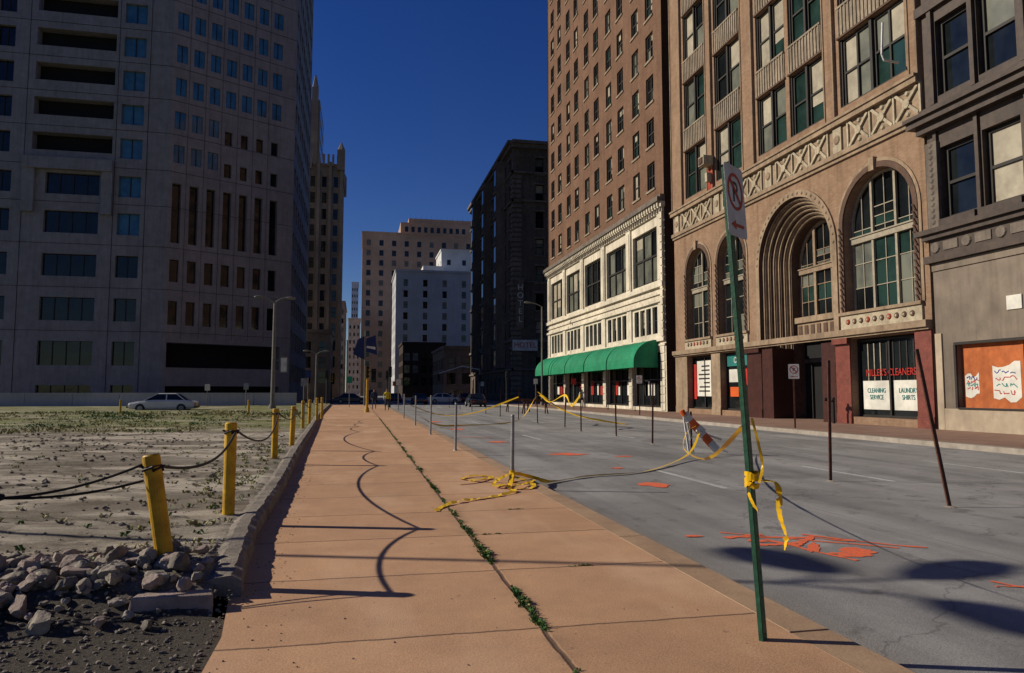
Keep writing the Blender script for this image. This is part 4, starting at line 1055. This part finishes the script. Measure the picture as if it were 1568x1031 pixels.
for w in shop:
    window(mb, F, w[0] + .02, w[1] - .02, w[2] + .02, w[3] - .02, -.45, m_frame_dk, [m_gl], 4, 2, .1, .08, 0)
    for k in range(3): a = w[0] + R.uniform(.3, bw - 2.2); mb.fbox(F, a, a + R.uniform(.4, .9), 1.2, R.uniform(1.9, 2.6), -.43, -.36, R.choice([m_paper, m_paper, m_redtxt]))
    mb.fbox(F, w[0], w[1], .02, .3, -.4, -.02, m_red)
mb.obj('windows', e)
mb = MB()
for z0, z1, d1, m in ((15.2, 15.55, .2, m_stone), (15.55, 15.95, .35, m_stone), (15.95, 16.3, .65, m_stone_old2), (16.3, 16.5, .4, m_stone_old2), (8.35, 8.6, .25, m_stone), (8.95, 9.15, .15, m_stone), (9.5, 9.85, .28, m_stone), (5.35, 5.6, .22, m_stone), (5.0, 5.15, .12, m_stone)):
    mb.fbox(F, -.2 if d1 > .3 else 0.01, S + .2, z0, z1, .002, d1, m)
k = .1
while k < S: mb.fbox(F, k, k + .22, 15.62, 15.95, .351, .5, m_stone); mb.fbox(F, k, k + .25, 15.25, 15.5, .201, .28, m_stone_old2); k += .5
for i in range(nb + 1):
    s = .6 + i * bw
    mb.fbox(F, max(0.01, s - .5), min(S, s + .5), 9.85, 15.2, .002, .15, m_stone); mb.fbox(F, max(0.01, s - .3), min(S, s + .3), 10.1, 14.9, .151, .2, m_stone)
    mb.fbox(F, max(0.01, s - .5), min(S, s + .5), 5.6, 8.35, .003, .12, m_stone)
    zc = .1
    while zc < 5: mb.fbox(F, max(0.01, s - .4), min(S, s + .4), zc, zc + .55, .003, .07, m_stone); zc += .62
zc = 5.7
while zc < 15: mb.fbox(F, .0, .45, zc, zc + .5, .155, .24, m_stone); zc += .6
mb.obj('stone_trim', e)
e3 = group('green_awning', (FX, 67, 4)); mb = MB(); aw = 31.5 / 5
for i in range(5):
    s0 = 1.2 + i * aw + .12; s1 = s0 + aw - .24; prev = None; n = 9
    for k in range(n + 1):
        a = math.pi / 2 * k / n; d_ = .1 + 2.0 * math.sin(a); z = 3.75 + 1.75 * math.cos(a)
        cur = [F(s0 + (s1 - s0) * q / 6, z - (.035 if q % 2 else 0) * math.sin(a * 2), d_ - (.03 if q % 2 else 0)) for q in range(7)]
        if prev: mb.strip(prev, cur, m_awn)
        prev = cur
    mb.strip([F(s0, 3.75, 2.1), F(s1, 3.75, 2.1)], [F(s0, 3.35, 2.1), F(s1, 3.35, 2.1)], m_awn)
    for s in (s0, s1):
        mb.poly([F(s, 3.35, .1)] + [F(s, 3.75 + 1.75 * math.cos(math.pi / 2 * k / n), .1 + 2.0 * math.sin(math.pi / 2 * k / n)) for k in range(n + 1)] + [F(s, 3.35, 2.1)], m_awn)
    for s in (s0 + .05, s1 - .05): mb.tube(F(s, 0, 2.0), F(s, 3.7, 2.0), .03, .03, m_black, 6)
mb.obj('canopy', e3)

e = group('old_stone_hotel', (FX, 105, 0)); HZ = 39.5
F = frame((FX, 105), (0, 1), (-1, 0)); F2 = frame((FX, 105), (1, 0), (0, -1))
ops = []; ops2 = []
for r_ in range(9):
    z = 1.2 + r_ * 4.2
    for c in range(10): s = 1.6 + c * 4; ops.append((s, s + 1.5, z, z + 2.6, .4))
    for c in range(4): s = 3.5 + c * 3.4; ops2.append((s, s + 1.3, z, z + 2.6, .4))
mb = MB(); facade(mb, F, 0, 42, 0, HZ, ops, m_stone_old); facade(mb, F2, 0, 17, 0, HZ, ops2, m_stone_old)
mb.box(FX + .8, FX + 17, 105.8, 147, 0, HZ - .1, m_stone_old); mb.poly([F(0, HZ), F(42, HZ), F(42, HZ, -17), F(0, HZ, -17)], m_stone_old)
mb.obj('walls', e); mb = MB()
for FF_, oo in ((F, ops), (F2, ops2)):
    for w in oo: window(mb, FF_, w[0], w[1], w[2], w[3], -.35, m_frame_dk, [m_gl, m_gl, m_gl3], 1, 2, .1, .06, .2); mb.fbox(FF_, w[0] - .2, w[1] + .2, w[3], w[3] + .25, .002, .15, m_stone_old2); mb.fbox(FF_, w[0] - .2, w[1] + .2, w[2] - .2, w[2], .002, .2, m_stone_old2)
mb.obj('windows', e); mb = MB()
for FF_, L in ((F, 42), (F2, 17)):
    for z0, z1, d in ((38.7, 39.3, .5), (39.3, 39.8, .9), (34.8, 35.1, .3), (30.4, 30.7, .3), (9, 9.4, .35), (4.7, 5.0, .3), (18, 18.2, .2)): mb.fbox(FF_, -.3, L, z0, z1, .003, d, m_stone_old2)
    z = 1
    while z < 34.5: mb.fbox(FF_, -.12, 1.3, z, z + .5, .003, .14, m_stone_old2); z += .75
for yb in (8, 20, 32):
    z0, z1 = 5.2, 38.6
    A = [F(yb - 2, z0, 0), F(yb - 1, z0, 1.3), F(yb + 1, z0, 1.3), F(yb + 2, z0, 0)]; B = [(p[0], p[1], z1) for p in A]
    mb.strip(A, B, m_stone_old); mb.poly(A, m_stone_old); mb.poly(B, m_stone_old)
    for r_ in range(8):
        z = 5.6 + r_ * 4.2; mb.fbox(F, yb - .7, yb + .7, z, z + 2.4, 1.302, 1.33, m_gl); mb.fbox(F, yb - 1.1, yb + 1.1, z + 2.7, z + 3.0, .5, 1.5, m_stone_old2)
mb.obj('cornices_and_oriels', e); mb = MB()
mb.box(22.9, 24.0, 104.3, 104.5, 11, 18.5, m_stone_old2); mb.box(22.2, 26.0, 103.9, 104.05, 7.6, 9.2, m_white); mb.tube((23.4, 104.4, 10), (23.4, 105, 10), .05, .05, m_black)
mb.obj('hotel_signboards', e)
Ft = frame((0, 0), (1, 0), (0, -1))
text('H\nO\nT\nE\nL', Ft, 23.45, 14.7, 0, 1.2, m_paper, e, 'vertical_lettering', 1, (1, 0, 0), (0, -1, 0)).matrix_basis.translation = Vector((23.45, 104.28, 14.7))
text('HOTEL', Ft, 24.1, 8.4, 0, 1.1, m_redtxt, e, 'horizontal_lettering', 1, (1, 0, 0), (0, -1, 0)).matrix_basis.translation = Vector((24.1, 103.88, 8.4))

def block(name, x0, x1, y0, y1, h, wall, cols, rows, ww, wh, gls, z0=3.0, parapet=.6, trim=None):
    e = group(name, (x0, y0, 0)); mb = MB(); Fa = frame((x0, y0), (1, 0), (0, -1)); Fl = frame((x0, y0), (0, 1), (-1, 0)); Fr = frame((x1, y0), (0, 1), (1, 0))
    fh = (h - z0 - 1.5) / rows
    def mk(L, nc):
        o = []
        for r_ in range(rows):
            for c in range(nc):
                s = L * (c + .5) / nc; o.append((s - ww / 2, s + ww / 2, z0 + r_ * fh + .3, z0 + r_ * fh + .3 + wh, .3))
        return o
    oa = mk(x1 - x0, cols); facade(mb, Fa, 0, x1 - x0, 0, h, oa, wall); nl = max(2, int(cols * (y1 - y0) / (x1 - x0)))
    nl = min(nl, 14); ol = mk(y1 - y0, nl); facade(mb, Fl, 0, y1 - y0, 0, h, ol, wall); facade(mb, Fr, 0, y1 - y0, 0, h, ol, wall)
    mb.box(x0 + .5, x1 - .5, y0 + .5, y1 + .0, 0, h - .05, wall); mb.poly([(x0, y0, h), (x1, y0, h), (x1, y1, h), (x0, y1, h)], wall)
    mb.obj('walls', e); mb = MB()
    for FF_, oo in ((Fa, oa), (Fl, ol), (Fr, ol)):
        for w in oo: pane(mb, FF_, *w[:4], -.28, R.choice(gls)); mb.fbox(FF_, w[0], w[1], (w[2] + w[3]) / 2 - .05, (w[2] + w[3]) / 2 + .05, -.26, -.2, m_frame_dk)
    for FF_, L in ((Fa, x1 - x0), (Fl, y1 - y0), (Fr, y1 - y0)): mb.fbox(FF_, -.15, L + .15, h - .1, h + parapet, .003, .3, trim or wall)
    mb.obj('windows_and_parapet', e)
    return e
G = [m_gl, m_gl, m_gl3]
e = block('tan_tower_block', .5, 52, 330, 370, 74, m_fartan, 9, 15, 1.9, 2.6, G)
mb = MB(); mb.box(18, 52, 336, 368, 74.8, 81, m_fartan); mb.box(22, 52, 340, 366, 81, 84, m_fartan)
for i in range(12): mb.box(22.6 + i * 2.5, 22.66 + i * 2.5, 338, 338.06, 81, 84.5 + R.uniform(0, 1), m_frame_dk)
for i in range(10): mb.box(20 + i * 3, 21.5 + i * 3, 335.9, 335.99, 76.5, 79, m_gl)
mb.obj('penthouse', e)
block('pale_office_block', 11, 36, 230, 255, 40, m_farconc, 4, 10, 1.4, 2.2, G)
e = block('white_stepped_block', 29, 46, 262, 280, 53.5, m_farwhite, 3, 12, 1.4, 2.0, G)
mb = MB(); mb.box(22, 29.5, 258, 270, 0, 47, m_farwhite); mb.box(20.5, 22, 256, 262, 0, 44.5, m_red); mb.obj('rooftop_plant_room', e)
block('low_shop_row', 19, 40, 165, 190, 11.5, m_stone_old2, 6, 2, 2, 2.5, G)
block('low_brick_warehouse', 12.0, 24, 205, 225, 15, m_brick_dk_shade, 5, 3, 1.6, 2.2, G)
block('pale_distant_tower', -6.2, -1.5, 520, 545, 79, m_farwhite, 3, 16, .8, 2, G)
block('distant_corner_building', -6.5, .2, 420, 440, 43, m_stone, 3, 9, 1, 2, G)
block('distant_stone_block', -16, -6.2, 300, 340, 38, m_goth, 5, 9, 1.2, 2, G)
block('pink_distant_building', -12, 40, 700, 720, 50, m_fartan, 8, 9, 1.4, 2, G)
block('low_plaza_building', -22, -6, 156, 170, 14, m_goth, 5, 3, 1.6, 2.4, G)

e = block('gothic_stone_tower', -13, -4.9, 176, 200, 56, m_goth, 3, 13, 1.1, 2.6, [m_gl], trim=m_goth)
mb = MB()
for x in (-13, -10.3, -7.6, -4.9):
    mb.box(x - .35, x + .35, 175.4, 175.99, 0, 58 if x in (-13, -4.9) else 57, m_goth)
for x, y in ((-12.8, 175.8), (-5.1, 175.8), (-5.1, 199), (-12.8, 199)):
    mb.box(x - .9, x + .9, y - .9, y + .9, 55, 60.0, m_goth); mb.tube((x, y, 60), (x, y, 62), 1.0, .15, m_goth, 6)
for i in range(6): x = -11.6 + i * 1.1; mb.box(x, x + .5, 175.3, 175.7, 56, 58.8, m_goth)
mb.box(-24, -11.2, 190, 210, 0, 78, m_goth)
for x in (-12.4, -23): mb.box(x - .8, x + .8, 189, 190.6, 0, 81, m_goth); mb.tube((x, 189.8, 81), (x, 189.8, 84.5), .9, .2, m_goth, 6)
for i in range(16): mb.box(-11.8, -11.15, 190.5, 209, 6 + i * 4.5, 8.5 + i * 4.5, m_gl)
mb.obj('buttresses_and_pinnacles', e)

# ---- big left tower
e = group('concrete_office_tower', (-30, 108, 0)); H = 96
F = frame((-50, 108), (1, 0), (0, -1)); SA = 23.1
low = [(0.2, 2.4), (5.1, 8.4), (11.2, 14.4), (17.3, 20.4), (23.3, 26.4), (28.7, 31.7)]
upz = [34.2 + i * 4.95 for i in range(12)]
ops = []
for z0, z1 in low: ops += [(16.6, 19.5, z0, z1, .6), (7.4, 14.2, z0, z1, .6), (0.6, 3.2, z0, z1, .6)]
for z in upz: ops += [(16.6, 19.5, z, z + 2.9, .5), (5.5, 15.6, z - .3, z + 3.1, 1.6), (0.6, 2.8, z, z + 3, .6)]
mb = MB(); facade(mb, F, 0, SA, 0, H, ops, m_conc_grey)
Bd = (.875, .485); FB = frame((-26.9, 108), Bd, (.485, -.875)); SB = 18.5
ob = []
ncol = 7; pw = 16.6 / ncol
for c in range(ncol):
    s = .5 + c * pw
    ob += [(s, s + 1.25, 17.0, 20.2, .5), (s, s + 1.25, 10.9, 14.3, .5), (s, s + 1.25, 22.6, 31.2, .8)]
    for k, z in enumerate(upz):
        if c >= 3 and z < 44: ob += [(s, s + 1.1, z - .8, z + 1.3, .5)]
        else: ob += [(s, s + 1.5, z, z + 2.6, .25)]
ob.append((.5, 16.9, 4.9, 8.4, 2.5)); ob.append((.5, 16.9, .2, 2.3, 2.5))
facade(mb, FB, 0, SB, 0, H, ob, m_conc_pink)
cx0, cy0 = FB(SB, 0)[:2]; FC = frame((cx0, cy0), (0, 1), (1, 0)); oc = []
for k in range(17):
    z = 3 + k * 5.3
    for c in range(8): s = 1.2 + c * 4.2; oc.append((s, s + 3.0, z, z + 2.9, .5))
facade(mb, FC, 0, 35, 0, H, oc, m_conc_grey)
P = [(-50, 108), (-26.9, 108), (cx0, cy0), (cx0, cy0 + 35), (-50, cy0 + 35)]
mb.poly([(x, y, H) for x, y in P], m_conc_grey)
mb.strip([(-50, 108, 0), (-50, cy0 + 35, 0), (cx0, cy0 + 35, 0)], [(-50, 108, H), (-50, cy0 + 35, H), (cx0, cy0 + 35, H)], m_conc_grey)
mb.obj('walls', e)
mb = MB()
for w in ops:
    blue = w[0] > 16 and w[2] > 22
    d = -(w[4] - .05)
    if w[0] > 5 and w[0] < 6:
        mb.fbox(F, w[0], w[1], w[2], w[3], d - .02, d, m_dark); mb.fbox(F, w[0], w[1] - .0, w[2] + .0, w[2] + .9, -.5, -.02, m_conc_grey); continue
    pane(mb, F, *w[:4], d, m_glsky if blue else m_gl)
    n = 2 if w[1] - w[0] < 4 else 4
    for i in range(1, n): s = w[0] + (w[1] - w[0]) * i / n; mb.fbox(F, s - .05, s + .05, w[2], w[3], d + .02, d + .1, m_frame_dk)
for w in ob:
    d = -(w[4] - .05)
    m = m_glsky if (w[2] > 33 and w[4] == .25) else m_gl
    if w[4] > 2: m = m_dark
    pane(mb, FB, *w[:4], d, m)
    if w[4] == .25: mb.fbox(FB, (w[0] + w[1]) / 2 - .05, (w[0] + w[1]) / 2 + .05, w[2], w[3], d + .02, d + .08, m_frame_dk)
for w in oc: pane(mb, FC, *w[:4], -.45, m_gl)
mb.obj('glazing', e)
mb = MB()
for z in [9.8, 15.8, 21.8, 27.6, 32.8] + [z - .9 for z in upz[1:]]:
    mb.fbox(F, 0, SA, z, z + .05, .001, .03, m_dark); mb.fbox(FB, 0, SB, z, z + .05, .001, .03, m_dark)
for s in (4.6, 16.0, 20.1): mb.fbox(F, s, s + .06, 0, H, .031, .04, m_dark)
for c in range(1, ncol): s = .5 + c * pw - .55; mb.fbox(FB, s, s + .04, 9, H, .031, .04, m_dark)
mb.fbox(F, 4.7, 15.95, 32.0, 33.6, .045, .9, m_conc_grey); mb.fbox(F, 4.7, 6.2, 26, 32, .045, .6, m_conc_grey); mb.fbox(F, 14.6, 15.95, 26, 32, .045, .6, m_conc_grey)
mb.obj('panel_joints_and_ledges', e)

mb = MB(); x = -90
while x < -7: mb.box(x, x + 3.97, 74, 74.35, -.1, 1.25, m_farconc); mb.box(x - .02, x + 3.98, 73.93, 74.42, 1.25, 1.4, m_farconc); x += 4
mb.obj('low_concrete_wall')
for (x, y, h, w, m) in ((-13.5, 70, 2.2, .45, m_paper), (-3.6, 50, 2.4, .4, m_galv), (-4.4, 66, 3.4, .5, m_navy), (17.3, 70, 2.8, .4, m_paper), (-9, 62, 2.2, .4, m_galv), (-.9, 72, 3.0, .5, m_siggrn), (18, 106, 3, .5, m_paper), (5, 105, 3, .5, m_orange), (3.4, 64, 2.6, .4, m_paper), (17.3, 57, 2.6, .4, m_redtxt)):
    mb = MB(); mb.tube((x, y, -.1), (x, y, h), .035, .035, m_lampm, 8); mb.box(x - w / 2, x + w / 2, y - .06, y - .04, h - w * 1.3, h, m); mb.obj('street_sign')

# ------------------------------------------------------------------ light, sky, camera
el = math.radians(26.3); sd = Vector((-.95 * math.cos(el), .313 * math.cos(el), math.sin(el)))
L = bpy.data.lights.new('sun', 'SUN'); L.energy = 5.0; L.angle = math.radians(.5); L.color = (1.0, .90, .74)
so = bpy.data.objects.new('sun', L); COL.objects.link(so); so.rotation_euler = sd.to_track_quat('Z', 'Y').to_euler(); so.location = sd * 100
W = bpy.data.worlds.new('World'); scene.world = W; W.use_nodes = True; nt = W.node_tree
sky = nt.nodes.new('ShaderNodeTexSky'); sky.sky_type = 'NISHITA'; sky.sun_disc = False
sky.sun_elevation = el; sky.sun_rotation = math.atan2(-.95, .313) % (2 * math.pi)
sky.altitude = 300; sky.air_density = 1.0; sky.dust_density = 0.0; sky.ozone_density = 4.0
hs = nt.nodes.new('ShaderNodeHueSaturation'); hs.inputs['Saturation'].default_value = 1.28; hs.inputs['Hue'].default_value = .525
bg = nt.nodes['Background']; bg.inputs['Strength'].default_value = .06; lk(nt, sky.outputs[0], hs.inputs['Color']); lk(nt, hs.outputs[0], bg.inputs['Color'])
cam = bpy.data.cameras.new('camera'); co = bpy.data.objects.new('camera', cam); COL.objects.link(co)
cam.lens = 1100 / 1568 * 36; cam.sensor_width = 36; cam.clip_end = 5000
co.location = (0, 0, 1.5); co.rotation_euler = (math.radians(94.4), 0, math.radians(-12))
scene.camera = co
scene.view_settings.view_transform = 'Standard'; scene.view_settings.look = 'None'; scene.view_settings.exposure = 0
